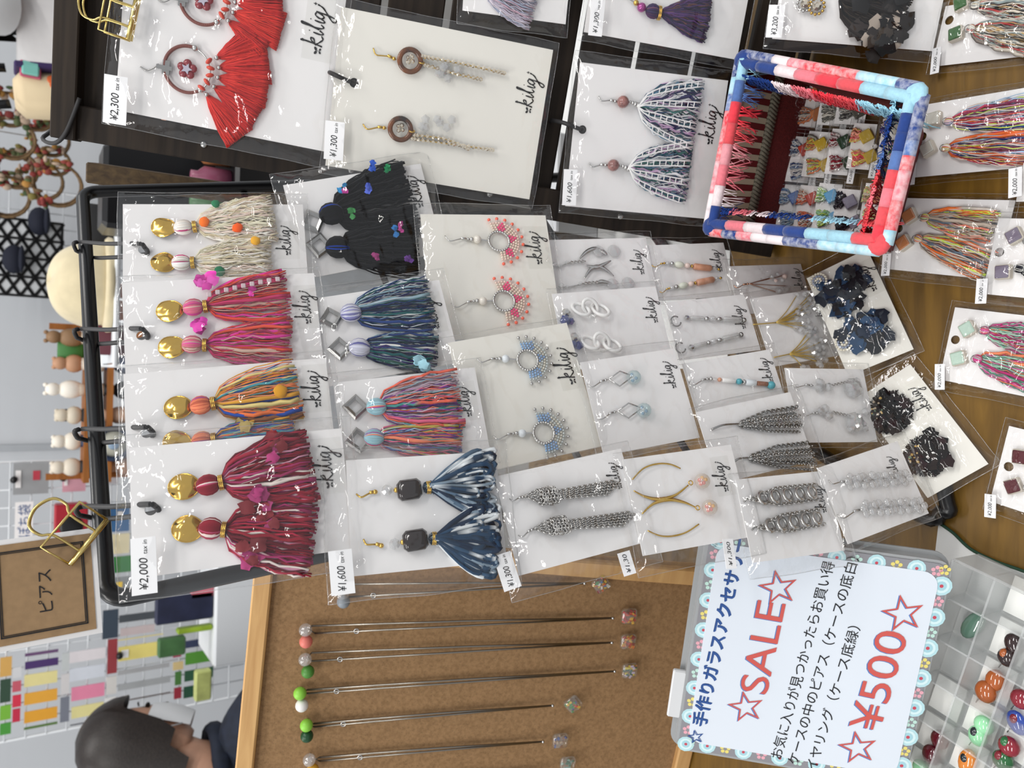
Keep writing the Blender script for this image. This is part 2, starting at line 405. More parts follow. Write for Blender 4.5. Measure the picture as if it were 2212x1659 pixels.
# ------------------------------------------------------------------ earring cards
class Pack:
    def __init__(s, corners, p, n, label, material=WHITE, hole=None, bag=(6, 6, 5, 10), bulge=.007, logo=None, price=None, group=None, name='earring_card', cat='earring card', holer=.0032):
        Q = [hit(x, y, p, n) for x, y in corners]         # TL TR BR BL
        s.p, s.n = p, n
        xa = (Q[1]+Q[2]-Q[0]-Q[3]).normalized(); s.w = (Q[1]+Q[2]-Q[0]-Q[3]).length/2
        ya = n.cross(xa); s.h = (Q[0]+Q[1]-Q[2]-Q[3]).dot(ya)/2
        cen = (Q[0]+Q[1]+Q[2]+Q[3])/4
        s.xa, s.ya = xa, ya; s.o = cen - ya*(s.h/2)
        s.root = empty(name, frame(s.o, xa, ya, n)); tag(s.root, label, cat, group)
        s.k = (cen-CAM).dot(FWD)/FPX                      # metres per picture pixel here
        s.seed = random.random()*100
        W2 = s.w/2; poly = [(-W2, s.h), (-W2, 0), (W2, 0), (W2, s.h)]
        hl = None
        if hole:
            c = s.loc(*hole); hl = [(c.x+holer*math.cos(a*math.pi/8), c.y+holer*math.sin(a*math.pi/8)) for a in range(16)]
        mb = MB(); mb.prism(poly, -.0003, .0003, hole=hl); mb.build('card', material, s.root, False)
        if bag: s.bag(*[b*.001 for b in bag], bulge)
        if logo: s.logo(*logo)
        if price: s.price(*price)
    def loc(s, px, py, z=0.0):
        q = hit(px, py, s.p + s.n*z, s.n) - s.o
        return V((q.dot(s.xa), q.dot(s.ya), z))
    def bag(s, l, r, t, b, bulge):
        x0, x1, y0, y1 = -s.w/2-l, s.w/2+r, -b, s.h+t; nx, ny = 34, 50; sd = s.seed
        vs = []; fs = []
        star = [(x0+(x1-x0)*random.random(), y0+(y1-y0)*random.random(), random.random()*6.28) for _ in range(4)]
        for j in range(ny+1):
            for i in range(nx+1):
                a, c = i/nx, j/ny; x, y = x0+(x1-x0)*a, y0+(y1-y0)*c
                e = (1-abs(2*a-1)**5)*(1-abs(2*c-1)**6); e = max(e, 0)
                z = .0011 + bulge*e**.8
                g = noise.noise(V((x*34+sd, y*24, sd)))
                rg = (1-abs(noise.noise(V((x*75+sd*2, y*42, sd+5)))))**3
                rg2 = (1-abs(noise.noise(V((x*40-sd, y*95+sd, sd+9)))))**5
                z += min(1, e*1.6)*(g*.0020 + rg*.0030 + rg2*.0022) * (.65 + .6*abs(2*c-1))
                for (sx_, sy_, ph) in star:
                    d = math.hypot(x-sx_, y-sy_)
                    if d < .03: z += .0014*math.sin(7*math.atan2(y-sy_, x-sx_)+ph)*math.exp(-(d/.013)**2)*e
                vs.append((x + .0012*noise.noise(V((y*30, sd, 1))), y + .0012*noise.noise(V((x*30, sd, 2))), max(z, .0009)))
        for j in range(ny):
            for i in range(nx):
                q = j*(nx+1)+i; fs.append((q, q+1, q+nx+2, q+nx+1))
        mb = MB(); mb.add(vs, fs)
        N = nx+1
        rim = [vs[i] for i in range(N)] + [vs[j*N+nx] for j in range(1, ny+1)] + [vs[ny*N+i] for i in range(nx-1, -1, -1)] + [vs[j*N] for j in range(ny-1, 0, -1)]
        # back sheet: a strip from the rim to behind the card
        bv = [(x, y, -.0012) for x, y, z in rim]; m = len(rim)
        mb.add(bv + [((x0+x1)/2, (y0+y1)/2, -.0012)], [(i, m, (i+1) % m) for i in range(m)])
        bo = mb.build('plastic_bag', BAG, s.root); s.bag_o = bo
        sm = MB(); sm.tube([V(p) for p in rim[::2]], .00028, 4, closed=True); sm.build('seam', BAGEDGE, bo)
    def logo(s, px, py, lenpx, box=True, up=None):
        c = s.loc(px, py, .0006); L = lenpx*s.k*1.02
        o = bpy.data.objects.new('brand_lettering', LOGO); COL.objects.link(o); o.parent = s.root
        o.location = (c.x-.5*L, c.y-.16*L, .0008); o.scale = (L, L, L)
        if box:
            mb = MB(); mb.box((c.x, c.y-.02*L, .00042), (L*1.3, L*.66, .00012)); mb.build('clear_label', MATS.get('clear_label') or film('clear_label', .012, .2, .2, tint=(.992,.992,.988), bumps=0), s.root, False)
    def price(s, body, px, py, wpx, hpx, rot=0, z=None, small='tax in'):
        z = .0032 if z is None else z
        c = s.loc(px, py, z); W, H = wpx*s.k, hpx*s.k
        e = empty('price_label', None, s.root); e.location = c; e.rotation_euler.z = R(rot)
        mb = MB(); mb.box((0, 0, 0), (W, H, .0003)); mb.build('label_paper', LABEL, e, False)
        t = MB(); put_text(t, body, -W*.14 if small else 0, 0, W*(.56 if small else .8), .0003, .18, hgt=H*.40)
        if small: put_text(t, small, W*.33, -H*.06, W*.25, .0003, .18, hgt=H*.17)
        t.build('price_lettering', INK, e, False)
    def earring(s, name='earring'):
        return empty(name, None, s.root)
# ================================================================== earring pieces
def rnd(a, b): return random.uniform(a, b)
def pal(*hs): return [srgb(h) for h in hs]
def jit(c, a=.12):
    f = 1+rnd(-a, a); return tuple(min(1, max(0, x*f)) for x in c)
def wire(P, e, px, r=.0005, z=.002, m=SILVER, name='ear_hook', k=4):
    pts = smoothpath([P.loc(x, y, z + (q[0] if q else 0)) for x, y, *q in px], k)
    mb = MB(); mb.tube(pts, r, 6); return mb.build(name, m, e)
def tassel(P, e, head, tip, wid, cols, n=46, thick=.006, r=.00050, ribbons=0, name='tassel', prof=.33, wave=.0009, lenvar=.10, seg=9, m=None, speck=0, z0=.0012, curl=0):
    H, T = P.loc(*head, z0), P.loc(*tip, z0); ax = T-H; L = ax.length; ax.normalize(); sd = V((ax.y, -ax.x, 0)); W = wid*P.k/2
    mb = MB()
    n = int(n*2.4); r *= .72; ribbons = int(ribbons*.6)
    for i in range(n+ribbons):
        rb = i >= n
        s = rnd(-1, 1); d = random.random()*(1-.55*abs(s)); ln = 1-rnd(0, lenvar); ph = rnd(0, 6.28); fq = rnd(3, 9); am = wave*rnd(.3, 1.4)
        c0 = random.choice(cols); c1 = random.choice(cols) if random.random() < speck else c0
        pts = []; cc = []; rad = []
        for j in range(seg+1):
            t = j/seg; pr = t**prof*(1+.10*math.sin(t*3.1)); cr = curl*math.sin(t*math.pi)*s
            q = H + ax*(L*ln*t) + sd*(W*s*pr + am*math.sin(fq*t*3+ph)*min(1, t*4) + cr*W)
            q.z = z0 + r + thick*d*min(1, .3+t*1.6)*(1-.25*t) + (thick*.12 if rb else 0) + am*.4*math.cos(fq*t*2+ph)
            pts.append(q); cc.append(jit(c0 if (j*1.0/seg) < .5 or c1 == c0 else c1, .16)); rad.append((r*rnd(2.0, 3.4) if rb else r*rnd(.75, 1.35)))
        if rb:
            w0 = rnd(.0007, .0016); rad = [w0*(.55+.45*math.sin(min(1, t/seg*1.6)*1.57)) for t in range(seg+1)]
            mb.tube(pts, rad, 4, cc, flat=.25)
        else: mb.tube(pts, rad, 4, cc)
    return mb.build(name, m or YARN, e, kind='stuff')
def knot(P, e, c, rad, cols, name='tassel_head', z=.0042):
    C = P.loc(*c, z); r = rad*P.k; mb = MB()
    for i in range(20):
        a = (i-9.5)/9.5*.95; pts = []
        for j in range(8):
            t = j/7*math.pi; y = math.cos(t)*r*1.05
            pts.append(C + P._ax*(-y) + P._sd*(math.sin(a*1.4)*math.sin(t)*r) + V((0, 0, max(-.003, math.cos(a*1.4)*math.sin(t)*r*.75))))
        mb.tube(pts, r*.17, 5, jit(random.choice(cols+cols[:1]*3), .22))
    mb.ball(C, (r*.75, r*.75, r*.55), 8, 5, jit(random.choice(cols)))
    return mb.build(name, YARN, e)
def set_ax(P, a, b):
    d = P.loc(*b)-P.loc(*a); d.z = 0; d.normalize(); P._ax = d; P._sd = V((d.y, -d.x, 0))
def band(P, e, c, rpx, z=.004, m=GOLD, name='thread_wrap', k=3):
    C = P.loc(*c, z); r = rpx*P.k; mb = MB()
    for i in range(k):
        o = C+P._ax*((i-(k-1)/2)*.0009)
        mb.tube([o + P._sd*(math.cos(t*.5236)*r) + V((0, 0, math.sin(t*.5236)*min(r*.8, .0032))) for t in range(12)], .0005, 5, closed=True, up=P._ax)
    return mb.build(name, m, e)
def gold_disc(P, e, c, rpx, toward):
    set_ax(P, c, toward); C = P.loc(*c, .003); r = rpx*P.k; vs = []; fs = []; N, M_ = 24, 7; ph = rnd(0, 6)
    for j in range(M_+1):
        for i in range(N):
            a = 2*math.pi*i/N; rr = r*j/M_*(1+.10*max(0, math.cos(a))**6); x, y = rr*math.cos(a)*1.03, rr*math.sin(a)*.95
            z = .0024*(1-(j/M_)**2) + .0009*math.sin(x/r*3.2+ph+y/r*1.3)*(j/M_) + .0006*math.sin(y/r*4.2+ph)*(j/M_)**.5
            q = C + P._ax*x + P._sd*y; vs.append((q.x, q.y, q.z+z))
    for j in range(M_):
        for i in range(N):
            a, b = j*N+i, j*N+(i+1) % N; fs.append((a, a+N, b+N, b))
    mb = MB(); mb.add(vs, fs)
    mb.tube([vs[M_*N+i] for i in range(N)], .0004, 5, closed=True)
    o = mb.build('gold_disc', GOLD, e)
    h = C + P._ax*(r*1.12); mb = MB(); mb.ring(h, .0013, .00035, Matrix.Rotation(1.2, 3, P._sd)); mb.build('jump_ring', GOLD, e)
    return o
def square_frame(P, e, c, rpx, toward):
    set_ax(P, c, toward); C = P.loc(*c, .0025); r = rpx*P.k; mb = MB(); vs = []
    for (q, z) in ((1.0, 0), (.80, .0016), (.52, .0008), (.52, 0)):
        for k in range(4):
            a = k*math.pi/2; p = C + P._ax*(math.cos(a)*r*q) + P._sd*(math.sin(a)*r*q); vs.append((p.x, p.y, p.z+z))
    fs = [(j*4+k, j*4+(k+1) % 4, j*4+4+(k+1) % 4, j*4+4+k) for j in range(3) for k in range(4)] + [(12+k, 12+(k+1) % 4, (k+1) % 4, k) for k in range(4)]
    mb.add(vs, fs); o = mb.build('square_frame', DSTEEL, e, False)
    mb = MB(); mb.ring(C+P._ax*(r*1.08), .0013, .00035, Matrix.Rotation(1.2, 3, P._sd)); mb.build('jump_ring', DSTEEL, e); return o
def chain(mb, pts, link=.0022, r=.00032, wide=.5):
    pts = [V(p) for p in pts]; seg = [(b-a).length for a, b in zip(pts, pts[1:])]; tot = sum(seg); n = max(2, int(tot/(link*.72)))
    for i in range(n):
        d = tot*(i+.5)/n; k = 0
        while k < len(seg)-1 and d > seg[k]: d -= seg[k]; k += 1
        t = (pts[k+1]-pts[k]).normalized(); c = pts[k] + t*d; sd = t.cross(V((0, 0, 1)))
        if sd.length < 1e-3: sd = V((1, 0, 0))
        sd.normalize(); nn = sd.cross(t); a = .75 if i % 2 else -.75
        s2 = sd*math.cos(a)+nn*math.sin(a)
        mb.tube([c + t*(math.cos(q*math.pi/4)*link*.55) + s2*(math.sin(q*math.pi/4)*link*wide) for q in range(8)], r, 4, closed=True, up=sd.cross(t)*math.cos(a)+V((0,0,.2)))
    return mb
def facet(mb, c, r, col=(1,1,1), seg=6, sq=1.0):
    """faceted bead"""
    c = V(c); vs = []; a0 = rnd(0, 6)
    for (z, q) in ((-1, .45), (-.35, 1), (.35, 1), (1, .45)):
        for k in range(seg):
            a = a0+2*math.pi*k/seg; vs.append(c+V((math.cos(a)*r*q, math.sin(a)*r*q, z*r*.85*sq)))
    fs = [(j*seg+k, j*seg+(k+1) % seg, (j+1)*seg+(k+1) % seg, (j+1)*seg+k) for j in range(3) for k in range(seg)] + [tuple(range(seg-1, -1, -1)), tuple(3*seg+k for k in range(seg))]
    mb.add(vs, fs, col)
def bead(P, e, c, rpx, m, name='bead', z=.0035, fac=False, sq=1.0):
    mb = MB(); C = P.loc(*c, z)
    facet(mb, C, rpx*P.k, seg=8, sq=sq) if fac else mb.ball(C, (rpx*P.k, rpx*P.k, min(rpx*P.k*sq, .0055)), 14, 9)
    return mb.build(name, m, e, not fac)
def disc_tassels(P, spec, cols, hcols, bandm=GOLD, **kw):
    for (disc, rpx, head, tip, wid) in spec:
        e = P.earring(); gold_disc(P, e, disc, rpx, head); set_ax(P, head, tip)
        knot(P, e, head, rpx*.72, hcols); hk = P.loc(*head); k2 = (head[0]*.88+tip[0]*.12, head[1]*.88+tip[1]*.12)
        band(P, e, k2, rpx*.55, m=bandm); tassel(P, e, k2, tip, wid, cols, **kw); yield e
def blob(P, e, c, rpx, col, name='tuft', z=.0075, ax=(1.3, 1, .5)):
    mb = MB(); C = P.loc(*c, z); r = rpx*P.k; vs = []
    mb.ball(C, (r*ax[0]*.8, r*ax[1], r*ax[2]), 12, 8, col)
    mb.v = [tuple(V(v)+V((noise.noise(V(v)*900), noise.noise(V(v)*900+V((9,0,0))), 0))*r*.22) for v in mb.v]
    return mb.build(name, YARN, e)
def bead_fan(P, e, c, Rp, inner, mid, outer, a0=-108, a1=86):
    k = P.k; C = P.loc(*c, .003); mb = MB(); mb.ring(C, Rp*k, .0009, seg=30); 
    for i in range(26): mb.ball(C+V((math.cos(i*.2417)*Rp*k, math.sin(i*.2417)*Rp*k, 0)), .0012, 6, 4)
    mb.build('hoop', SILVER, e)
    mb = MB(); lo = P.loc(c[0]+30, c[1], .003)-C; b0 = math.degrees(math.atan2(lo.y, lo.x))
    for j in range(4):
        rr = (1.20+.24*j)*Rp*k; n = int(R(a1-a0)*rr/(Rp*k*.265))
        for i in range(n):
            f = i/(n-1); a = R(b0 - (a0+(a1-a0)*f)); d = V((math.cos(a), math.sin(a), 0)); tri = abs((f*3) % 1 - .5)*2
            if isinstance(inner, list): col = inner[0] if (f < .17 or f > .83) and j < 3 else (inner[1] if tri < .62-.17*j else mid[j % 2])
            else: col = inner if (tri < .68-.2*j and .1 < f < .9) else mid[j % 2]
            mb.ball(C+d*rr, Rp*k*.125, 7, 5, jit(col, .08))
    mb.build('bead_rows', BEADS, e, kind='stuff')
    n2 = 11; mb = MB()
    for i in range(n2):
        a = R(b0 - (a0+(a1-a0)*i/(n2-1))); d = V((math.cos(a), math.sin(a), 0))
        mb.ball(C+d*(2.16*Rp*k), Rp*k*.09, 6, 4, jit((.75,.72,.7), .05)); mb.ball(C+d*(2.36*Rp*k), Rp*k*.17, 8, 6, jit(outer, .06))
    mb.build('bead_edge', BEADS if outer[0] != .62 else SILVER, e, kind='stuff')
def string_beads(P, e, a, b, seq, z=.003, rp=6, sag=0):
    """seq of (kind, length px, radius px, material)"""
    A, B = P.loc(*a, z), P.loc(*b, z); d = (B-A); L = d.length; d.normalize(); tot = sum(q[1] for q in seq); x = 0
    rot = d.to_track_quat('Z', 'Y').to_matrix()
    for (kd, ln, rr, m) in seq:
        l = L*ln/tot; c = A+d*(x+l/2); c += V((d.y, -d.x, 0))*(-sag*P.k*math.sin(math.pi*(x+l/2)/L)); x += l; r = rr*P.k; mb = MB()
        if kd == 'tube': mb.tube([c-d*l*.46, c-d*l*.40, c+d*l*.40, c+d*l*.46], [r*.7, r, r, r*.7], 10)
        elif kd == 'ball': mb.ball(c, (r, r, l*.48), 10, 7, ax=rot)
        elif kd == 'cube': mb.box(c, (r*1.6, r*1.6, l*.85), rot, bev=r*.2)
        else: facet(mb, c, r, seg=7)
        mb.build('bead', m, e, kd not in ('facet', 'cube'))
    mb = MB(); mb.tube([A, B], .0003, 5); mb.build('wire_pin', SILVER, e)
def petals(P, e, c, rpx, cols, n=26, name='petals', m=None, size=.45, thick=.006):
    C = P.loc(*c, .002); r = rpx*P.k; mb = MB()
    for i in range(n):
        a = rnd(0, 6.28); q = C+V((math.cos(a), math.sin(a)*1.0, 0))*r*math.sqrt(random.random())*.8; q.z += rnd(.1, 1)*thick
        ps = r*size*rnd(.7, 1.3); an = rnd(0, 6.28); d = V((math.cos(an), math.sin(an), rnd(-.25, .25))); s = V((-math.sin(an), math.cos(an), rnd(-.3, .3)))
        vs = []; fs = []
        for u in range(5):
            for v in range(4):
                t = u/4; wv = (v/3-.5)*2; wd = math.sin(t*2.2+.55)+.25*math.sin(i*7.3+u*2.1+v*3.7)
                p = q + d*(ps*t) + s*(ps*.6*wv*wd); p.z += ps*.09*(1-wv*wv)*math.sin(t*3)+.0006*math.sin(wv*5+i+t*4); p.z = max(p.z, .0012); vs.append(p)
        fs = [(u*4+v, u*4+v+1, u*4+v+5, u*4+v+4) for u in range(4) for v in range(3)]
        mb.add(vs, fs, jit(random.choice(cols), .25))
    return mb.build(name, m or SATIN, e, kind='stuff')
def gems(P, e, pts, rp, m=CLEAR, name='crystal_bead', z=.003, jitter=.0):
    for (x, y) in pts:
        mb = MB(); C = P.loc(x+rnd(-jitter, jitter), y+rnd(-jitter, jitter), z+rnd(0, .0015)); facet(mb, C, rp*P.k*rnd(.8, 1.2), seg=6); mb.build(name, m, e, False)
def fish_hook(P, e, a, b, m=SILVER, r=.00045):
    """ear wire: curved wire, coil and bead from a to b"""
    dx, dy = b[0]-a[0], b[1]-a[1]; px, py = -dy*.18, dx*.18
    wire(P, e, [(a[0]-px*.1, a[1]-py*.1, .0), (a[0]+dx*.2+px*.9, a[1]+dy*.2+py*.9, .0015), (a[0]+dx*.5+px*.4, a[1]+dy*.5+py*.4, .001), (a[0]+dx*.72, a[1]+dy*.72, 0), b], r, .002, m)
    mb = MB(); mb.tube([P.loc(a[0]+dx*.62, a[1]+dy*.62, .0025), P.loc(a[0]+dx*.82, a[1]+dy*.82, .0025)], r*1.9, 7); mb.ball(P.loc(a[0]+dx*.9, a[1]+dy*.9, .0025), r*2.6, 8, 6); mb.build('coil', m, e)
def tile_pack(P, spec, tcol, cols, nm='tile', hi=None):
    tm = mat('glaze_'+nm, srgb(tcol), .12, spec=.6, coat=.6, noise_s=60, noise_a=.12)
    side = mat('tile_clay', srgb('#cfc6b8'), .6)
    for (c, s_, rot, head, tip, wid) in spec:
        e = P.earring('tile_earring'); C = P.loc(*c, .003); h = s_*P.k
        mb = MB(); Mz = Matrix.Rotation(R(rot), 3, 'Z'); mb.box(C, (h, h, .0052), Mz, bev=h*.06); mb.build('tile_body', side, e, False)
        mb = MB(); mb.box(C+V((0, 0, .0030)), (h*.88, h*.88, .0012), Mz, bev=h*.07); mb.build('glazed_face', tm, e, False)
        set_ax(P, head, tip); mb = MB(); mb.ring(P.loc(head[0]-6, head[1], .003), .0026, .00035, Matrix.Rotation(.9, 3, 'X')); mb.build('jump_ring', DSTEEL, e)
        knot(P, e, head, s_*.28, cols); tassel(P, e, head, tip, wid, cols, n=34, ribbons=7, speck=.5, thick=.005, r=.0005)
# ================================================================== cards on the wire stand
CN = NV(18, 18)
def on_stand(corners, off=.012, yaw=18, lean=18):
    t = ((corners[0][0]+corners[1][0])/2, (corners[0][1]+corners[1][1])/2)
    return hit(*t, HK_TL, SN) + SN*off, NV(yaw, lean)
def SPk(corners, label, off=.012, yaw=18, lean=18, **kw):
    p, n = on_stand(corners, off, yaw, lean); return Pack(corners, p, n, label, group='earring cards hung on the black wire stand', **kw)
Y = '¥'
# ---- first row
P = SPk([(268,640),(263,430),(657,453),(667,660)], 'white card with gold discs and cream tassels dotted orange and green', hole=(309,540), bulge=.010, logo=(620,518,70), bag=(7,9,3,4))
for e in disc_tassels(P, [((353,492),23,(396,492),(596,474),112), ((352,566),23,(392,568),(590,560),104)], pal('#f3ece0','#efe6d4','#e9dcc0','#f7f3ea','#dccfae','#f4dfd2','#e7e2c8'), pal('#f6f1ea','#efe6dc','#c9447e'), n=70, ribbons=5, r=.0007, wave=.0016, thick=.007): last = e
es = [c for c in P.root.children if c.name.startswith('earring')]
for (c, r_, col, k) in (((441,479),11,'#ff7a2a',0),((513,492),11,'#ff6420',0),((466,440),9,'#2f7d55',0),((552,520),10,'#f2b234',1),((474,586),11,'#2c7a55',1)): blob(P, es[k], c, r_, srgb(col))
P = SPk([(272,830),(263,603),(679,598),(702,808)], 'white card with gold discs and coral red and magenta ribbon tassels', hole=(306,725), bulge=.010, logo=(662,662,78), bag=(6,4,3,4))
for e in disc_tassels(P, [((366,672),25,(418,665),(628,640),125), ((371,750),25,(416,745),(634,748),108)], pal('#e24a3c','#d93f3a','#e85a45','#c63a68','#e23fa0','#b55a6a','#d8b7a6','#a83a5a'), pal('#d36a86','#e048a0','#b77a72','#e2c2b4'), n=34, ribbons=26, thick=.007): pass
es = [c for c in P.root.children if c.name.startswith('earring')]
petals(P, es[0], (448,608), 16, pal('#e845b4','#f060c4'), 5, 'ribbon_petal', size=1.2); petals(P, es[0], (545,640), 14, pal('#e23fae','#d83aa0'), 4, 'ribbon_petal', size=1.0)
petals(P, es[1], (438,706), 15, pal('#d233a6','#e845b4'), 5, 'ribbon_petal', size=1.2)
mb = MB()
for i in range(9): mb.box(P.loc(452+18.5*i, 634-4.2*i+.25*(i-4)**2*.6, .0088), (.0032,.0030,.0014), bev=.0004)
mb.build('bead_trim', mat('lilac_trim', srgb('#cdb9bd'), .4), es[0], False)
P = SPk([(276,1030),(266,809),(704,773),(726,985)], 'white card with gold discs and orange, mustard and blue ribbon tassels', hole=(317,935), bulge=.010, logo=(682,838,84), bag=(6,5,3,6))
for e in disc_tassels(P, [((384,880),26,(434,876),(650,838),138), ((381,955),25,(437,952),(640,930),80)], pal('#ef7b45','#f08a55','#e6a73a','#d99b2f','#d9c27a','#e8d48a','#f4a07a','#8c5a3a','#2a4fa8','#4fa0ae'), pal('#ef8a62','#d36a4e','#f0d9a6','#a84a86'), n=30, ribbons=26, thick=.007): pass
es = [c for c in P.root.children if c.name.startswith('earring')]
blob(P, es[0], (606,845), 15, srgb('#d99a26')); petals(P, es[1], (530,922), 17, pal('#c9b06a','#d6bf7c'), 5, 'gauze_ribbon', size=1.3)
P = SPk([(289,1250),(277,962),(740,931),(761,1186)], 'white card with gold discs and deep maroon and pink fabric tassels', hole=(326,1101), bulge=.011, logo=(707,1006,96), price=('¥2,000',311,1222,112,47,0,.012), bag=(12,7,7,6))
for e in disc_tassels(P, [((396,1051),29,(450,1048),(678,1000),150), ((404,1142),29,(456,1142),(684,1160),170)], pal('#7d1f2c','#8e2030','#a02a3e','#b32b45','#97305a','#c98fa6','#e9dcd4','#641a26','#a83268'), pal('#8e2030','#b9486a','#e6d2cc'), n=46, ribbons=34, thick=.008, r=.0008, speck=.35): pass
es = [c for c in P.root.children if c.name.startswith('earring')]
for k, c in ((0,(600,975)),(0,(560,1080)),(1,(590,1120)),(1,(540,1195))): petals(P, es[k], c, 26, pal('#6f1c24','#86242c','#a2306a'), 8, 'fabric_tuft', size=1.0, thick=.007)
# ---- second row
P = SPk([(660,598),(612,400),(908,354),(959,550)], 'white card with big black ribbon tassels flecked blue and pink', bulge=.012, logo=(900,412,72), off=.016, yaw=6, bag=(14,9,8,7))
for (c, h, t, w_, k) in (((676,478),(716,463),(893,425),170,0), ((690,530),(730,535),(905,535),140,1)):
    e = P.earring(); square_frame(P, e, c, 29, h); set_ax(P, h, t); BC = pal('#08080a','#0e0e12','#141418','#0a0a10')
    knot(P, e, h, 22, BC*5 + pal('#123a9a')); tassel(P, e, h, t, w_, BC, n=70, ribbons=40, thick=.009, prof=.38, r=.0008)
    for (x, y, col) in (((805,368,'#3a62c8'),(795,415,'#4a5fc0'),(742,420,'#c23a9a'),(835,375,'#2f8a5a'),(738,412,'#2f8fc8')) if k == 0 else ((848,510,'#2f7fc8'),(862,500,'#b8408c'),(812,565,'#a03a78'),(755,470,'#3a8a4a'),(880,565,'#6a3a90'))):
        petals(P, e, (x, y), 8, pal(col), 4, 'colour_fleck', size=1.2, thick=.002).location.z = .0085
P = SPk([(690,815),(650,632),(953,621),(1000,804)], 'white card with silver squares and navy, teal and white tassels', bulge=.010, logo=(935,675,72), off=.010, bag=(6,8,8,5))
TC = pal('#1f2f5a','#27407a','#1d5a5e','#2a6a5c','#cfd6dc','#e4e2de','#3a2f6a','#8aa8b4','#1a2440')
for (c, h, t, w_) in (((716,687),(758,677),(936,658),128), ((734,753),(777,752),(946,768),92)):
    e = P.earring(); square_frame(P, e, c, 27, h); set_ax(P, h, t); knot(P, e, h, 19, pal('#cfd0e0','#8c8cc0','#5a5aa0','#e8e6ee')); tassel(P, e, h, t, w_, TC, n=60, ribbons=22, thick=.008)
P = SPk([(745,1010),(715,808),(1030,812),(1062,1000)], 'white card with silver squares and coral, purple and pale blue tassels', bulge=.010, logo=(1008,866,68), off=.010, bag=(6,6,6,5))
MC = pal('#f0705a','#ef6a78','#e86a8c','#8a3fa0','#6d4a8a','#9fc8d4','#4a9a96','#b9a6b4','#d8b4c4','#7a6a74','#f28a6a')
for (c, h, t, w_, cc) in (((768,879),(813,880),(996,862),130,MC), ((774,951),(808,946),(998,955),86,MC+pal('#c9b35a','#4a62a8'))):
    e = P.earring(); square_frame(P, e, c, 29, h); set_ax(P, h, t); knot(P, e, h, 18, pal('#9fc8d4','#a8d0da','#b04a9a','#f0886a')); tassel(P, e, h, t, w_, cc, n=46, ribbons=26, thick=.008, speck=.6)
petals(P, e, (905,795), 12, pal('#9fcbd8'), 4, 'gauze_ribbon', size=1.7)
P = SPk([(748,1253),(759,1000),(1059,970),(1105,1205)], 'white card with dark square stones and looped denim blue yarn tassels', bulge=.012, price=('¥1,600',738,1236,88,47,2,.010), off=.010, bag=(14,7,14,7))
DC = pal('#22384f','#1a2c44','#2f4a64','#b9c4cc','#dfe4e6','#7f92a2','#4f667c','#24405c')
STONE = mat('dark_stone', srgb('#1c0f0c'), .12, coat=.6)
for (a, b, s_, bd, h, t, w_) in (((770,1068),(815,1062),(836,1059),(884,1058),(926,1053),(1068,1045),150), ((785,1166),(828,1180),(852,1175),(897,1167),(938,1163),(1072,1168),150)):
    e = P.earring(); fish_hook(P, e, a, b, GOLD, .0006); bead(P, e, s_, 12, CLEAR, 'crystal_bead', fac=True); bead(P, e, ((s_[0]+bd[0])/2-4, (s_[1]+bd[1])/2), 6, GOLD, 'gold_bead')
    mb = MB(); C = P.loc(*bd, .005); mb.box(C, (44*P.k, 52*P.k, .008), Matrix.Rotation(R(4), 3, 'Z'), bev=.0022); mb.build('stone', STONE, e)
    set_ax(P, h, t); tassel(P, e, (h[0]-12, h[1]), (h[0]+14, h[1]), 24, DC, n=20, thick=.004, name='tassel_neck', prof=.1); band(P, e, h, 13, z=.0045)
    mb = MB(); H = P.loc(*h, .0015); Lp = (P.loc(*t, .0015)-H).length
    for i in range(64):   # loops of yarn: out, round and back
        s0 = rnd(-1, 1); sp = rnd(.25, .8); ln = Lp*rnd(.72, 1.05); d_ = rnd(.0, .008)*(1-.4*abs(s0)); W = w_*P.k/2; pts = []
        for j in range(15):
            t_ = j/14; th = t_*math.pi; x = math.sin(th)**.75*ln; y = W*(s0*math.sin(th)**.6 + sp*.55*math.cos(th)*math.sin(th))
            q = H + P._ax*x + P._sd*y; q.z = .0015 + d_ + .0008*math.sin(j*1.3+i); pts.append(q)
        col = random.choice(DC[:3]*3+DC[6:]*2+DC[3:6]); mb.tube(pts, rnd(.0008, .0017), 5, [jit(col if (i % 4) or (j % 3) else DC[4], .2) for j in range(15)])
    mb.build('looped_tassel', YARN, e, kind='stuff')
# ---- third row
P = SPk([(935,722),(905,452),(1181,476),(1217,739)], 'cream card with pearl hooks and fan hoops of coral and pink beads', off=.016, material=CREAM, bulge=.007, logo=(1160,534,78), bag=(4,9,5,5))
def fan_earring(P, a, pr, c, prl, args):
    e = P.earring(); fish_hook(P, e, a, (pr[0]-14, pr[1]), SILVER); bead(P, e, (pr[0]-12, pr[1]), 5, SILVER, 'silver_bead'); bead(P, e, pr, 9, prl, 'pearl'); wire(P, e, [(pr[0]+6, pr[1]), (c[0]-20, c[1])], .0007, .0028, SILVER, 'link'); bead_fan(P, e, c, 23, *args)
CO = (srgb('#ff3f86'), pal('#efe0cc','#f0d2c4'), srgb('#ff6a4e'))
fan_earring(P, (961,510), (1031,517), (1078,521), PEARL, CO); fan_earring(P, (975,656), (1043,650), (1089,650), PEARL, CO)
P = SPk([(1035,1005),(960,715),(1232,722),(1305,980)], 'cream card with fan hoops of pale blue and silver beads', off=.010, material=CREAM, bulge=.007, logo=(1226,788,86), bag=(4,4,5,7))
MILK = mat('milky_bead', srgb('#e6ecf0'), .2, coat=.5)
BL = (pal('#8fb4dc','#8aa8d0'), pal('#cfcabb','#bfc6c4'), (.62,.61,.59))
fan_earring(P, (1030,775), (1092,775), (1140,778), MILK, BL); fan_earring(P, (1065,942), (1128,936), (1175,935), MILK, BL)
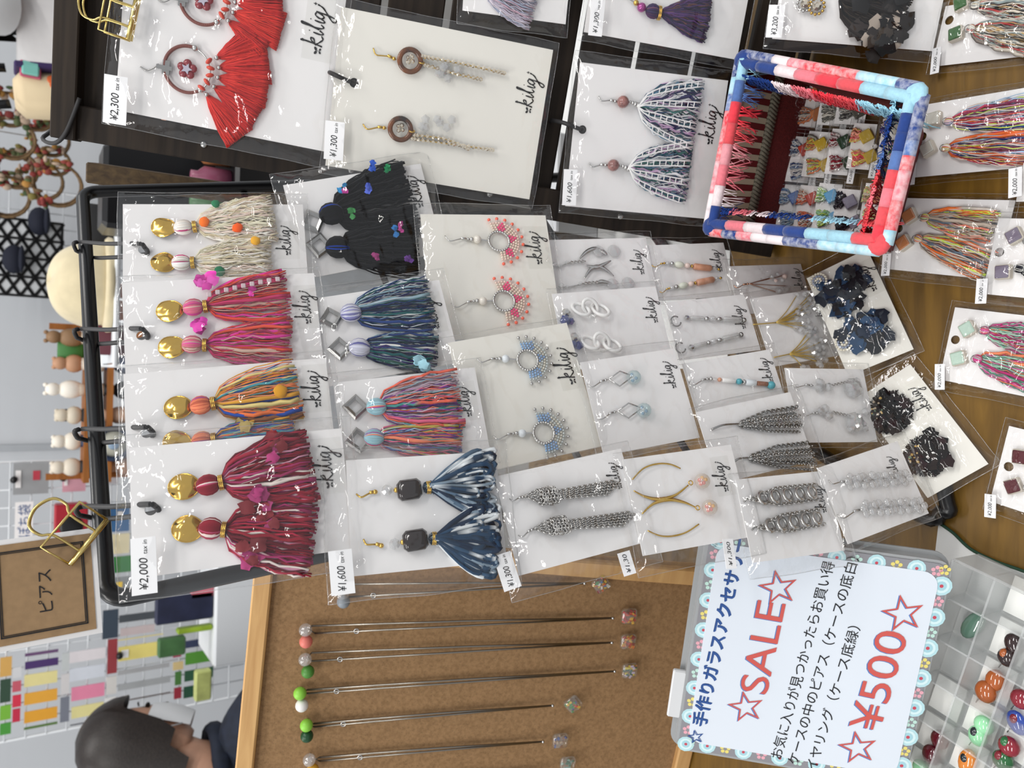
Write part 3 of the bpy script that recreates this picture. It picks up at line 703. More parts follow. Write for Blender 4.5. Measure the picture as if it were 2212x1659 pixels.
P = SPk([(1112,1230),(1068,1012),(1341,986),(1408,1183)], 'white card with a pair of knotted silver chain tassel earrings', off=.010, bulge=.010, price=('¥1,300',1096,1234,74,38,4,.006), logo=(1331,1026,60,False), bag=(14,4,8,6))
for (a, s_, kn, en) in (((1101,1078),(1134,1073),(1185,1072),(1345,1050)), ((1120,1157),(1154,1143),(1208,1136),(1380,1118))):
    e = P.earring(); fish_hook(P, e, a, (s_[0]-2, s_[1]), SILVER); set_ax(P, s_, en)
    mb = MB(); A, K, E_ = P.loc(*s_, .003), P.loc(*kn, .0045), P.loc(*en, .002)
    for i in range(4):
        o = P._sd*((i-1.5)*.0017); chain(mb, [A+V((0,0,.001*i)), A.lerp(K, .5)+o*1.4+V((0,0,.002)), K+o+V((0,0,.001))], .0024, .00042)
    mb.build('chain_loop', STEEL, e)
    mb = MB()
    for i in range(7):
        pts = []; ph = i*.9
        for j in range(16):
            th = j/15*2*math.pi; pts.append(K + P._ax*(.0018*(i-3)*.8+.0012*math.sin(th*2+ph)) + P._sd*(math.cos(th)*.0048) + V((0,0,math.sin(th)*.0034+.0010)))
        chain(mb, pts, .0024, .00045)
    mb.build('chain_knot', STEEL, e)
    for i in range(5):
        mb = MB(); o = P._sd*((i-2)*.0013); pts = [K+o*.7, K.lerp(E_, .3)+o*.9+V((0,0,.001)), K.lerp(E_, .95-.05*abs(i-1))+o*1.4]; chain(mb, pts, .0026, .00045, .55); mb.build('chain_strand', STEEL, e)
# ---- fourth row
P = SPk([(1180,650),(1160,512),(1395,521),(1425,650)], 'white card with curved silver leaves and clear discs', off=.010, bulge=.006, logo=(1382,565,58,False), bag=(4,6,5,5))
for (a, b, lv) in (((1190,575),(1232,567),[[(1251,560),(1266,545),(1283,537),(1296,537)],[(1295,540),(1305,545),(1311,552)],[(1265,573),(1290,577),(1320,563)],[(1262,602),(1278,580),(1300,577),(1326,596)]]), ((1205,620),(1262,612),[[(1290,612),(1300,608),(1322,612)]])):
    e = P.earring(); wire(P, e, [a, ((a[0]+b[0])/2, (a[1]+b[1])/2+3), b], .0006); gems(P, e, [(a[0]+8, a[1]-4), (a[0]+20, a[1]), (b[0]-8, b[1])], 5, CLEAR); mb = MB(); chain(mb, [P.loc(*b, .003), P.loc(b[0]+32, b[1]-3, .003)], .0022, .0004); mb.build('chain', STEEL, e)
    for l in lv:
        p = smoothpath([P.loc(x, y, .003) for x, y in l], 6); n_ = len(p); mb = MB(); mb.tube(p, [.0016*math.sin(math.pi*(i+.6)/(n_+.4))+.0002 for i in range(n_)], 5, flat=.35); mb.build('leaf', SILVER, e)
    for (x, y, r_) in ((b[0]+62, b[1]-24 if b[1] < 590 else b[1]+2, 14), (b[0]+95, b[1]-25 if b[1] < 590 else b[1], 15)):
        mb = MB(); mb.ball(P.loc(x, y, .0025), (r_*P.k, r_*P.k, .0012), 14, 6); mb.build('clear_disc', CLEAR, e)
P = SPk([(1225,790),(1190,636),(1417,618),(1450,770)], 'white card with white plastic chain links and dark blue stones', off=.010, bulge=.008, logo=(1410,668,60,False), bag=(4,4,4,5))
LAPIS = mat('blue_stone', srgb('#1d2f78'), .2, coat=.4)
for (g, ls) in (((1225,690),[(1255,668),(1275,664),(1297,669)]), ((1243,742),[(1275,740),(1300,738),(1322,745)])):
    e = P.earring(); gems(P, e, [(g[0]-3, g[1]-14)], 10, SILVER, 'silver_nugget'); gems(P, e, [(g[0]-4, g[1]+2), (g[0]+8, g[1]+4)], 10, LAPIS, 'blue_stone')
    for i, l in enumerate(ls):
        mb = MB(); mb.ring(P.loc(*l, .0036), .0054, .0014, Matrix.Rotation(.45*(-1)**i, 3, 'Y') @ Matrix.Rotation(R(35), 3, 'Z'), 18, 7, sx=1.35); mb.build('chain_link', WACR, e)
P = SPk([(1300,985),(1256,780),(1453,756),(1515,945)], 'white card with silver wire diamonds and speckled glass balls', off=.010, bulge=.008, logo=(1448,808,62,False), bag=(4,6,5,5))
GB = film('aqua_glass', .12, .7, .03, tint=(.80,.93,.94), haze=.22, bumps=0); AQ = mat('aqua_speck', srgb('#3f8fb4'), .3)
for (a, d, b) in (((1269,831),(1341,819),(1369,815)), ((1289,901),(1360,888),(1391,886))):
    e = P.earring(); fish_hook(P, e, a, (d[0]-28, d[1]+1), SILVER)
    wire(P, e, [(d[0]-26, d[1]), (d[0]-2, d[1]-17), (d[0]+26, d[1]-7), (d[0]+26, d[1]-6), (d[0]-2, d[1]+15), (d[0]-26, d[1])], .00055, .003, SILVER, 'wire_diamond', 1); bead(P, e, b, 16, GB, 'glass_ball', .0045)
    for q in ((-4,-6),(5,2),(-2,7)): bead(P, e, (b[0]+q[0], b[1]+q[1]), 4, AQ, 'colour_speck', .0045)
P = SPk([(1385,1200),(1346,985),(1577,968),(1631,1160)], 'white card with gold marquise hoops and floral glass balls', off=.014, bulge=.008, logo=(1561,1028,66), price=('¥1,30',1354,1217,47,28,6,.005,''), bag=(12,5,6,6))
FB = film('floral_glass', .12, .7, .03, tint=(.98,.93,.86), haze=.2, bumps=0); PO = mat('petal_orange', srgb('#e2572c'), .4); PY = mat('petal_yellow', srgb('#efb83a'), .4)
for (up_, lo, ring_, b) in (([(1470,1012),(1448,1003),(1420,1002),(1390,1012),(1366,1036)], [(1369,1060),(1395,1073),(1425,1078),(1458,1070),(1487,1048)], (1492,1043), (1517,1039)), ([(1387,1110),(1412,1088),(1446,1079),(1478,1085),(1503,1096)], [(1399,1146),(1425,1157),(1452,1158),(1482,1150),(1510,1132)], (1507,1097), (1533,1096))):
    e = P.earring(); big = lo if ring_[1] < 1060 else up_
    for q in (up_, lo):
        p = smoothpath([P.loc(x, y, .002) for x, y in q], 6); n_ = len(p); mb = MB(); mb.tube(p, [.0005+(.0008 if q is big else .0001)*math.sin(math.pi*i/(n_-1))**2 for i in range(n_)], 6, flat=.5); mb.build('hoop_wire', GOLD, e)
    mb = MB(); mb.ring(P.loc(*ring_, .003), .0014, .0004); mb.build('jump_ring', GOLD, e); bead(P, e, b, 17, FB, 'floral_glass_ball', .0045)
    for i, q in enumerate(((-6,-2),(0,-7),(3,4),(-3,6),(7,-3))): bead(P, e, (b[0]+q[0], b[1]+q[1]), 4.5, PY if i % 3 == 1 else PO, 'petal_inclusion', .0045)
# ---- fifth row
P = SPk([(1420,650),(1390,523),(1565,532),(1590,640)], 'white card with peach tube bead drops beside the basket corner', off=.010, bulge=.006, logo=(1551,562,52,False), bag=(4,6,4,4))
PEACH = mat('peach_bead', srgb('#e0a384'), .3, noise_s=200, noise_a=.25); GREENISH = mat('jade_bead', srgb('#e2e6d6'), .25); PINKB = mat('pink_bead', srgb('#edd5cc'), .15)
for (a, b, c) in (((1408,573),(1438,568),(1556,582)), ((1425,630),(1448,622),(1560,600))):
    e = P.earring(); fish_hook(P, e, a, b, GOLD, .0004); string_beads(P, e, b, c, [('ball',8,4,CLEAR),('ball',8,5,SILVER),('ball',20,7,GREENISH),('ball',12,6,PINKB),('ball',4,4,GOLD),('tube',38,7,PEACH),('ball',10,5,CLEAR),('ball',6,3,GOLD)])
P = SPk([(1465,775),(1435,652),(1607,638),(1645,760)], 'white card with silver lever hoops and clear tube beads', off=.010, bulge=.006, logo=(1600,684,54,False), bag=(4,4,4,5))
TUBE = film('smoky_clear', .12, .7, .05, tint=(.93,.93,.92), haze=.25, bumps=0)
for (l, a, b) in (([(1443,684),(1460,686),(1470,692)],(1478,686),(1612,692)), ([(1455,748),(1470,743),(1482,750)],(1488,751),(1605,722))):
    e = P.earring(); mb = MB(); mb.ring(P.loc(l[1][0], l[1][1]+8, .003), .0042, .0006, a0=-40, a1=250, seg=16); mb.build('lever_hoop', DSTEEL, e); string_beads(P, e, a, b, [('facet',10,6,SILVER),('tube',26,5,TUBE),('ball',8,5,SILVER),('ball',14,7,CLEAR),('ball',10,5,SILVER),('tube',36,7,TUBE),('ball',8,6,DSTEEL)])
P = SPk([(1510,905),(1470,785),(1664,756),(1700,880)], 'white card with turquoise and milky bead drop', off=.010, bulge=.006, logo=(1658,798,56,False), bag=(4,4,4,5))
TQ = mat('turquoise_bead', srgb('#4fa6b4'), .25); RUST = mat('rust_bead', srgb('#a8745c'), .4, noise_s=300, noise_a=.5)
e = P.earring(); fish_hook(P, e, (1489,826), (1532,818), SILVER); string_beads(P, e, (1532,818), (1660,830), [('ball',6,5,SILVER),('ball',10,4,CLEAR),('ball',8,5,PEACH),('tube',28,5,WACR),('ball',12,7,TQ),('ball',6,6,SILVER),('tube',22,7,MILK),('tube',24,5,RUST)]); bead(P, e, (1666,832), 9, TQ, 'turquoise_bead')
P = SPk([(1545,1030),(1500,876),(1709,861),(1765,1010)], 'white card with many-stranded silver chain tassels', off=.010, bulge=.009, bag=(4,4,5,8))
for (a, g, en, w_) in (((1537,928),(1600,917),(1732,905),56), ((1583,1001),(1622,990),(1762,985),60)):
    e = P.earring(); wire(P, e, [a, ((a[0]+g[0])/2-8, (a[1]+g[1])/2-4, .002), (g[0]-10, g[1]-1), g], .0008, .002, DSTEEL); G = P.loc(*g, .003); E_ = P.loc(*en, .002); set_ax(P, g, en)
    mb = MB(); mb.ring(G, .0020, .0004, Matrix.Rotation(1.2, 3, 'Y')); mb.build('jump_ring', SILVER, e)
    for i in range(9):
        o = P._sd*((i-4)/4*w_*P.k/2); mb = MB(); ty = i % 3; pts = [G+o*.15, G.lerp(E_, .4)+o*.75+V((0,0,.002)), G.lerp(E_, 1-rnd(0, .1))+o]
        if ty == 1:
            for t_ in range(22): q = G.lerp(E_, (t_+1)/23)+o*(.25+.75*(t_/22)); mb.ball(q+V((0,0,.0015)), .0007, 6, 4)
        else: chain(mb, pts, .0022 if ty else .0030, .00035 if ty else .0005)
        mb.build('chain_strand', STEEL if i % 2 else DSTEEL, e)
P = SPk([(1625,1215),(1585,1018),(1787,1034),(1825,1190)], 'white card with chunky silver curb chain drops over the sale sign', off=.010, bulge=.009, logo=(1774,1076,60,False), price=('¥1,300',1576,1196,60,24,-4,.005,''), bag=(10,4,5,6))
for (a, b, big) in (((1621,1079),(1768,1062),1), ((1638,1140),(1778,1116),1)):
    e = P.earring(); A, B = P.loc(*a, .003), P.loc(*b, .003); set_ax(P, a, b)
    wire(P, e, [(a[0]-14, a[1]+5), (a[0]-6, a[1]-2), a], .0006, .002, DSTEEL)
    for i in range(5):
        c = A.lerp(B, .16+.18*i); mb = MB(); mb.ring(c+V((0,0,.0018)), .0052, .0014, Matrix.Rotation(R(40), 3, 'Z') @ Matrix.Rotation(.5, 3, 'X'), 16, 6, flat=.7, sx=.72); mb.build('curb_link', STEEL, e)
    for sg in (-1, 1):
        mb = MB(); chain(mb, [A, A.lerp(B, .4)+P._sd*(sg*.0055), B+P._sd*(sg*.005)], .0026, .00045); mb.build('chain_strand', STEEL, e)
# ---- sixth row
P = SPk([(1600,690),(1572,578),(1732,568),(1755,660)], 'white card with fine rose gold wires and pale pink beads', off=.008, bulge=.006, logo=(1727,602,50,False), bag=(4,6,4,4))
e = P.earring(); RG = mat('rose_gold', srgb('#d6a184'), .2, 1.0); fish_hook(P, e, (1585,617), (1618,613), RG, .0004)
for q in ((1662,601),(1675,630),(1690,596),(1700,618)): wire(P, e, [(1618,613), ((1618+q[0])/2, (613+q[1])/2), q], .00035, .002, RG, 'wire_strand')
gems(P, e, [(1668,598),(1680,592),(1690,606),(1700,624),(1684,628)], 6, CLEAR); gems(P, e, [(1676,606),(1695,597)], 5, PINKB, 'pink_bead')
P = SPk([(1674,787),(1613,649),(1783,620),(1820,771)], 'white card with gold wire branches and clear bead clusters', off=.010, bulge=.009, logo=(1773,666,54), bag=(4,5,5,6))
for (a, g, c) in (((1627,701),(1676,697),(1742,672)), ((1672,772),(1705,765),(1756,752))):
    e = P.earring(); wire(P, e, [a, ((a[0]+g[0])/2, (a[1]+g[1])/2, .001), g], .0006, .002, GWIRE)
    tips = [(c[0]+rnd(-26, 18), c[1]+(i-5)*8+rnd(-4, 4)) for i in range(11)]
    for q in tips: wire(P, e, [g, ((g[0]+q[0])/2, (g[1]*.6+q[1]*.4)), q], .0004, .002, GWIRE, 'wire_strand', 3)
    gems(P, e, tips + [(x+rnd(6, 16), y+rnd(-8, 8)) for x, y in tips], 7, CLEAR, jitter=3)
P = SPk([(1725,955),(1690,790),(1868,803),(1892,956)], 'white card with large clear faceted crystal drops on silver hooks', off=.012, bulge=.010, bag=(4,5,5,5))
for (a, b, gm, dr) in (((1711,828),(1757,833),(1776,835),(1842,838)), ((1735,893),(1768,892),(1780,892),(1846,912))):
    e = P.earring(); fish_hook(P, e, a, b, SILVER); gems(P, e, [(gm[0]+rnd(-10, 16), gm[1]+rnd(-12, 12)) for _ in range(7)], 8)
    mb = MB(); chain(mb, [P.loc(gm[0]+18, gm[1]-2, .003), P.loc(dr[0]-10, dr[1]-14, .003)], .0020, .0003); mb.build('chain', STEEL, e)
    mb = MB(); facet(mb, P.loc(*dr, .0045), 22*P.k, seg=9, sq=.6); mb.build('crystal_drop', CLEAR, e, False); gems(P, e, [(dr[0]+rnd(-20, 24), dr[1]+rnd(-24, 20)) for _ in range(6)], 8)
P = SPk([(1818,1162),(1766,996),(1937,968),(2019,1122)], 'white card with clear flower bead strands at the foot of the stand', off=.016, bulge=.009, logo=(1931,1008,50,False), bag=(5,5,6,8))
for (a, b, en) in (((1790,1038),(1832,1041),(1968,1030)), ((1808,1113),(1866,1099),(2000,1090))):
    e = P.earring(); fish_hook(P, e, a, b, SILVER)
    for i in range(6):
        t_ = (i+.4)/6; x, y = b[0]+(en[0]-b[0])*t_, b[1]+(en[1]-b[1])*t_; mb = MB(); C = P.loc(x, y, .004)
        for k in range(5):
            a_ = k*1.2566+i*.6; mb.ball(C+V((math.cos(a_), math.sin(a_), .25*math.sin(a_*2+i)))*.0034, (.0030,.0030,.0014), 8, 6)
        mb.build('clear_flower', CLEAR, e)
    wire(P, e, [b, en], .0003, .003, SILVER, 'wire_pin')
# ---- at the foot of the stand, resting on the table
def on_table(corners, lean, yaw):
    b = ((corners[2][0]+corners[3][0])/2, (corners[2][1]+corners[3][1])/2); return table(*b, TZ+.004), NV(yaw, lean)
def TPk(corners, label, lean, yaw, group='earring cards lying on the table', **kw):
    p, n = on_table(corners, lean, yaw); return Pack(corners, p, n, label, group=group, **kw)
P = TPk([(1830,803),(1735,588),(1882,552),(1976,764)], 'cream card with dark navy petal earrings resting at the foot of stand', 70, 25, material=CREAM, bulge=.012, logo=(1877,600,62), bag=(5,8,4,6))
NC = pal('#16283f','#1c3350','#0d1826','#22405f','#0a1018')
for (c, bd) in (((1822,625),(1768,607)), ((1866,712),(1823,740))):
    e = P.earring(); petals(P, e, c, 50, NC, 30, size=.55, thick=.0055); petals(P, e, (c[0]+18, c[1]+10), 34, pal('#07090e','#0c1018'), 14, 'dark_petals', size=.5, thick=.0065)
    mb = MB(); C = P.loc(*bd, .006)
    for rr_ in range(4):
        for k in range(max(1, rr_*6)): a_ = k*6.283/max(1, rr_*6); mb.ball(C+V((math.cos(a_)*rr_*.0021, math.sin(a_)*rr_*.0021, 0)), .0011, 7, 5, jit(srgb('#e9e2cf' if rr_ % 2 else '#8f9ab0')))
    mb.build('bead_cabochon', BEADS, e, kind='stuff')
P = TPk([(1995,1069),(1844,847),(1974,802),(2145,1009)], 'cream card with fluffy dark brown tassels and small gold beads', 70, 40, material=CREAM, bulge=.012, logo=(1989,860,62), bag=(5,6,4,7))
BC2 = pal('#120c0b','#1c1412','#241a16','#2a1416','#0a0808')
for (c, bd) in (((1925,890),(1893,880)), ((2003,985),(1972,985))):
    e = P.earring(); petals(P, e, c, 46, BC2, 34, 'fluffy_tuft', YARN, size=.5, thick=.005)
    for i in range(8):
        a_ = i*.785; tassel(P, e, c, (c[0]+50*math.cos(a_), c[1]+46*math.sin(a_)), 30, BC2, n=14, thick=.005, name='fringe')
    mb = MB()
    for i in range(14): mb.ball(P.loc(bd[0]+rnd(-12, 14), bd[1]+rnd(-24, 24), .0105), rnd(.0006, .0012), 7, 5, jit(srgb(random.choice(['#caa24a','#d8b878','#6a8a6a','#b8a890']))))
    mb.build('seed_beads', BEADS, e, kind='stuff')

# ---- hooks on the top bar
def loop_hook(pb, ph, label, group='black loop hooks on the top bar of the wire stand', ctr=None):
    """a rubber-coated loop: round the bar at pb, through a card hole at ph (points in space)"""
    d = (ph-pb); t = d.normalized(); up_ = V((0,0,1)); bk = -SN
    pts = [pb+bk*.002+up_*.0075, pb+SN*.006+up_*.0075, pb+SN*.0085+up_*.001, pb+(ph-pb)*.5+SN*.006+up_*.002, ph+SN*.006, ph+SN*.0035-up_*.004, ph-SN*.004-up_*.003, pb+(ph-pb)*.4-SN*.008, pb-SN*.0075-up_*.002]
    o = empty('loop_hook', Matrix.Translation(pb)); mb = MB(); mb.tube([q-pb for q in smoothpath(pts+[pts[0]], 5)], .0016, 8)
    mb.build('hook_wire', RUBBER, o); tag(o, label, 'hook', group)
for (bx, by, hx, hy, lb) in ((186,540,300,540,'black loop hook holding the cream tassel card'), (190,727,300,723,'black loop hook holding the coral red tassel card'), (194,942,310,935,'black loop hook holding the orange and mustard tassel card'), (199,1108,320,1101,'black loop hook holding the maroon tassel card')):
    pb = hit(bx, by, ST_TL, FN); tp = hit(hx-40, hy, HK_TL, SN)+SN*.012; ph = hit(hx, hy, tp, CN); loop_hook(pb, ph, lb)
# ================================================================== cards on the slatted rack
def RPk(corners, label, off=.022, yaw=-15, lean=23, **kw):
    t = ((corners[0][0]+corners[1][0])/2, (corners[0][1]+corners[1][1])/2)
    return Pack(corners, hit(*t, RP, RN) + RN*off, NV(yaw, lean), label, group='earring cards hung on the slatted rack', **kw)
P = RPk([(262,243),(258,-90),(770,-70),(693,323)], 'large white card with beaded hoops and red silk fan tassels', price=('¥2,300',249,216,97,46,2,.014), logo=(690,62,100), bulge=.013, bag=(12,6,8,4)); RED = P
RC = pal('#d22a22','#c81f1f','#e0372a','#b81a1e','#da2c24'); CHIP = mat('coral_chip', srgb('#d8452f'), .3, coat=.3); HOOPB = mat('brown_hoop_beads', srgb('#7a3f36'), .35, noise_s=900, bump=.5)
for (c, lobes) in (((405,150),[(562,88,70),(583,140,80),(580,196,80),(560,250,80),(520,300,70)]), ((440,2),[(600,-50,70),(612,10,80),(610,70,80),(575,110,60)])):
    e = P.earring(); k = P.k; C = P.loc(*c, .003); b0 = P.loc(c[0]+30, c[1], .003)-C; a_ = math.degrees(math.atan2(b0.y, b0.x))
    mb = MB(); mb.ring(C, 47*k, .0013, a0=a_+62, a1=a_+178, seg=18); mb.ring(C, 47*k, .0013, a0=a_+186, a1=a_+296, seg=18); mb.build('hoop', HOOPB, e)
    mb = MB(); mb.ring(C, 47*k, .0006, a0=a_-62, a1=a_+62, seg=18); mb.build('hoop_wire', SILVER, e)
    for an in (64, -62): q = R(a_+an); bead(P, e, (0,0), 7, SILVER, 'silver_bead') .location = C+V((math.cos(q), math.sin(q), 0))*47*k - P.loc(0,0,.0035)
    wire(P, e, [(c[0]-102, c[1]-6), (c[0]-88, c[1]+2), (c[0]-72, c[1]-4), (c[0]-62, c[1]-12)], .0006, .002, DSTEEL)
    mb = MB(); mb.box(P.loc(c[0]-46, c[1]-4, .003), (.010,.005,.002)); mb.box(P.loc(c[0]-50, c[1]-4, .004), (.003,.011,.002)); mb.build('star_charm', DSTEEL, e, False)
    mb = MB()
    for i in range(5): q = i*1.2566; mb.ball(C+V((math.cos(q)*.0042, math.sin(q)*.0042, .001)), (.0032,.0032,.002), 10, 7)
    mb.build('glass_flower', mat('glass_flower_red', srgb('#8a2430'), .15, coat=.5), e)
    mb = MB(); mb.prism([(C.x+math.cos(i*.6283+.3)*(.0042 if i % 2 else .002), C.y+math.sin(i*.6283+.3)*(.0042 if i % 2 else .002)) for i in range(10)], .0058, .0064); mb.build('flower_star', mat('star_grey', srgb('#b9b4c4'), .3), e, False)
    for i, (tx, ty, w_) in enumerate(lobes):
        dx, dy = tx-c[0], ty-c[1]; L = math.hypot(dx, dy); ux, uy = dx/L, dy/L; h = (c[0]+ux*66, c[1]+uy*66)
        set_ax(P, h, (tx, ty)); tassel(P, e, h, (tx, ty), w_, [RC[i % 5]]*3+RC, n=110, r=.00045, thick=.006, prof=.75, wave=.0003, lenvar=.03, name='silk_fan', m=SATIN)
        q = P.loc(c[0]+ux*50, c[1]+uy*50, .0055); mb = MB(); mb.ball(q, (9*k, 3.6*k*1.3, .003), 10, 7, ax=Matrix.Rotation(math.atan2(P._ax.y, P._ax.x)+.35*(-1)**i, 3, 'Z')); mb.build('coral_chip', CHIP, e)
        bead(P, e, (c[0]+ux*68, c[1]+uy*68), 5, SILVER, 'silver_bead', .005)
P = RPk([(703,339),(742,-14),(1189,135),(1142,448)], 'cream card with tortoiseshell rings and rhinestone strands', material=CREAM, hole=(765,179), price=('¥1,300',722,304,78,40,3,.009), logo=(1146,200,82,False), bulge=.007, bag=(7,6,4,4), holer=.0036); TORT = P
TS = mat('tortoiseshell', srgb('#160b08'), .15, coat=.6, noise_s=90, noise_a=1, col2=srgb('#7a4212')); RS = mat('rhinestone', srgb('#e6dccb'), .06, .85)
for (a, c, s1, s2, ch) in (((806,105),(886,131),[(912,122),(1000,138),(1089,158)],[(918,140),(980,158),(1040,172)],(955,150)), ((784,269),(865,279),[(890,300),(980,312),(1064,324)],[(895,292),(960,300),(1012,322)],(950,272))):
    e = P.earring(); k = P.k; fish_hook(P, e, a, (c[0]-30, c[1]-2), GOLD, .0006); C = P.loc(*c, .004)
    mb = MB(); mb.ring(C, 22*k, 5.6*k, seg=28, n=8, flat=.55); mb.build('tortoiseshell_ring', TS, e)
    gems(P, e, [(c[0]-5, c[1]-7), (c[0]+3, c[1]-8), (c[0]-4, c[1]+3), (c[0]+5, c[1]+2)], 5, RS, 'rhinestone', .004)
    mb = MB(); mb.ring(P.loc(c[0]+25, c[1]+4, .004), .002, .0006, Matrix.Rotation(1.1, 3, 'Y')); mb.build('jump_ring', GOLD, e)
    for s_ in (s1, s2):
        p = smoothpath([P.loc(x, y, .004) for x, y in s_], 8); L = sum((b-a_).length for a_, b in zip(p, p[1:])); n_ = int(L/.0034); mb = MB()
        for i in range(n_):
            q = p[min(len(p)-1, int(i/n_*len(p)))].lerp(p[min(len(p)-1, int(i/n_*len(p))+1)], (i/n_*len(p)) % 1); facet(mb, q, .0017, seg=6)
        mb.build('rhinestone_strand', RS, e, False, kind='stuff')
        mb = MB(); mb.tube([V((q.x, q.y, q.z-.0012)) for q in p], .0006, 5); mb.build('strand_setting', GOLD, e)
    for i in range(7): mb = MB(); facet(mb, P.loc(ch[0]+rnd(-40, 34), ch[1]+rnd(-14, 14)+(8 if c[1] < 200 else -6), .004), 10*k, seg=5, sq=.5); mb.build('clear_chip', CLEAR, e, False)
P = RPk([(1220,440),(1256,118),(1569,190),(1530,478)], 'white card with pink bead hooks and teal and white lace yarn tassels', hole=(1258,280), price=('¥1,600',1231,405,74,30,3,.010), logo=(1538,268,80,False), bulge=.012, bag=(6,8,5,4), holer=.0034); LACE = P
LC = pal('#24405e','#2f5f6e','#3a6f6a','#e4e6e8','#f0eff0','#d6dade','#31305a','#c7a6c8','#5a7f98'); PINKG = mat('pink_glass', srgb('#a8726c'), .1, coat=.6, noise_s=260, noise_a=.5)
for (a, b, cp, t, w_) in (((1293,209),(1346,220),(1378,231),(1508,250),138), ((1272,353),(1325,357),(1358,361),(1488,374),128)):
    e = P.earring(); fish_hook(P, e, a, (b[0]-13, b[1]), SILVER, .0006); bead(P, e, b, 13, PINKG, 'glass_bead', .005)
    mb = MB(); set_ax(P, b, t)
    for q in range(4): mb.ball(P.loc(b[0]+15+6*q, b[1]+2.5*q, .0045), .0014+.0004*q, 8, 6)
    mb.build('silver_cap', SILVER, e); tassel(P, e, cp, t, w_, LC, n=80, ribbons=12, r=.0008, thick=.008, prof=.42, wave=.002, speck=.4)
    mb = MB(); H, T = P.loc(*cp, .0105), P.loc(*t, .0105); d = T-H
    for i in range(4):
        s_ = (i-1.5)/1.6; sd = P._sd*(w_*P.k/2*s_)
        for lr in (-1, 1): mb.tube([H + d*(j/9) + sd*(j/9)**.45 + P._sd*(lr*.0021*min(1, j*.4)) for j in range(10)], .0006, 4, srgb('#f2f1f0'))
        for j in range(2, 10): q = H + d*(j/10) + sd*(j/10)**.45; mb.tube([q-P._sd*.0021, q+P._sd*.0021], .0005, 4, srgb('#eceaea'))
    mb.build('lace_trim', YARN, e, kind='stuff')
P = RPk([(1000,10),(1012,-170),(1236,-90),(1220,65)], 'white card with lilac grey tassel above the tortoiseshell card', bulge=.010, bag=(10,6,4,2))
e = P.earring(); set_ax(P, (1050,-30), (1150,10)); tassel(P, e, (1050,-30), (1160,10), 110, pal('#b9b9c8','#c4bccc','#a8b0c4','#d6ccd6','#c9a8b8'), n=60, ribbons=10, thick=.007)
P = RPk([(1262,60),(1290,-130),(1630,-80),(1590,138)], 'white card with purple yarn tassel and iridescent bead', price=('¥1,300',1289,38,72,30,3,.010), bulge=.011, bag=(7,6,4,5))
PC = pal('#3f2f56','#4a3766','#5a3f72','#2f2a40','#6a4a4a','#3a3550','#503050')
e = P.earring(); wire(P, e, [(1350,-10),(1365,2),(1375,8)], .0006, .003, SILVER); bead(P, e, (1386,16), 10, mat('iris_bead', srgb('#a03a86'), .1, .4, coat=.6), 'iridescent_bead', .004); bead(P, e, (1374,6), 6, GOLD, 'cap'); set_ax(P, (1410,24), (1525,42)); knot(P, e, (1410,25), 14, PC); band(P, e, (1424,28), 14, m=GOLD); tassel(P, e, (1424,28), (1530,44), 92, PC, n=90, r=.0008, thick=.008, prof=.7)
e = P.earring(); set_ax(P, (1440,-90), (1540,-60)); tassel(P, e, (1420,-95), (1535,-65), 92, PC, n=60, r=.0008, thick=.008, prof=.7)
_c = [(1670,72),(1700,-110),(2050,-60),(2012,123)]
P = Pack(_c, table(2020, 60, TZ+.006), NV(-15, 40), 'white card with rhinestone clusters and long dark feathery tassels', price=('¥3,200',1675,46,66,34,3,.010), bulge=.013, bag=(8,6,6,4), group='earring cards hung on the slatted rack')
FC = pal('#151112','#1e1816','#2a2220','#0c0a0c','#3a322c')
for (c, h, t, w_) in (((1738,8),(1812,2),(1955,40),140), ((1760,-70),(1815,-70),(1950,-50),130)):
    e = P.earring(); 
    for (ox, oy, r_) in ((0,0,9),(26,6,10)):
        bead(P, e, (c[0]+ox, c[1]+oy), r_, RS, 'rhinestone', .005, fac=True)
        mb = MB()
        for i in range(12): q = P.loc(c[0]+ox, c[1]+oy, .004)+V((math.cos(i*.5236), math.sin(i*.5236), 0))*(r_+6)*P.k; mb.ball(q, .0013, 7, 5)
        mb.build('rhinestone_border', SILVER if ox == 0 else GOLD, e, kind='stuff')
    set_ax(P, h, t); tassel(P, e, h, t, w_, FC, n=90, ribbons=50, r=.0007, thick=.009, prof=.35); petals(P, e, (t[0]-50, t[1]+30), 52, FC+pal('#a89c90'), 26, 'feathers', size=.6, thick=.008)
# hooks on the rack
for (PP, hx, hy, lb) in ((TORT,765,179,'black peg hook through the tortoiseshell ring card'), (LACE,1258,280,'black peg hook through the teal lace tassel card')):
    h = PP.loc(hx, hy); hw = PP.o + PP.xa*h.x + PP.ya*h.y; bk = hw + PP.ya*.022 - PP.n*.024 + PP.xa*.006
    o = empty('peg_hook', Matrix.Translation(bk)); mb = MB(); mb.tube([q-bk for q in smoothpath([bk, bk+PP.n*.010, hw+PP.ya*.016+PP.n*.0045+PP.xa*.003, hw+PP.ya*.004+PP.n*.0045, hw+PP.n*.002, hw-PP.n*.003])], .0017, 8); mb.build('hook_wire', RUBBER, o); tag(o, lb, 'hook', 'black peg hooks on the slatted rack')
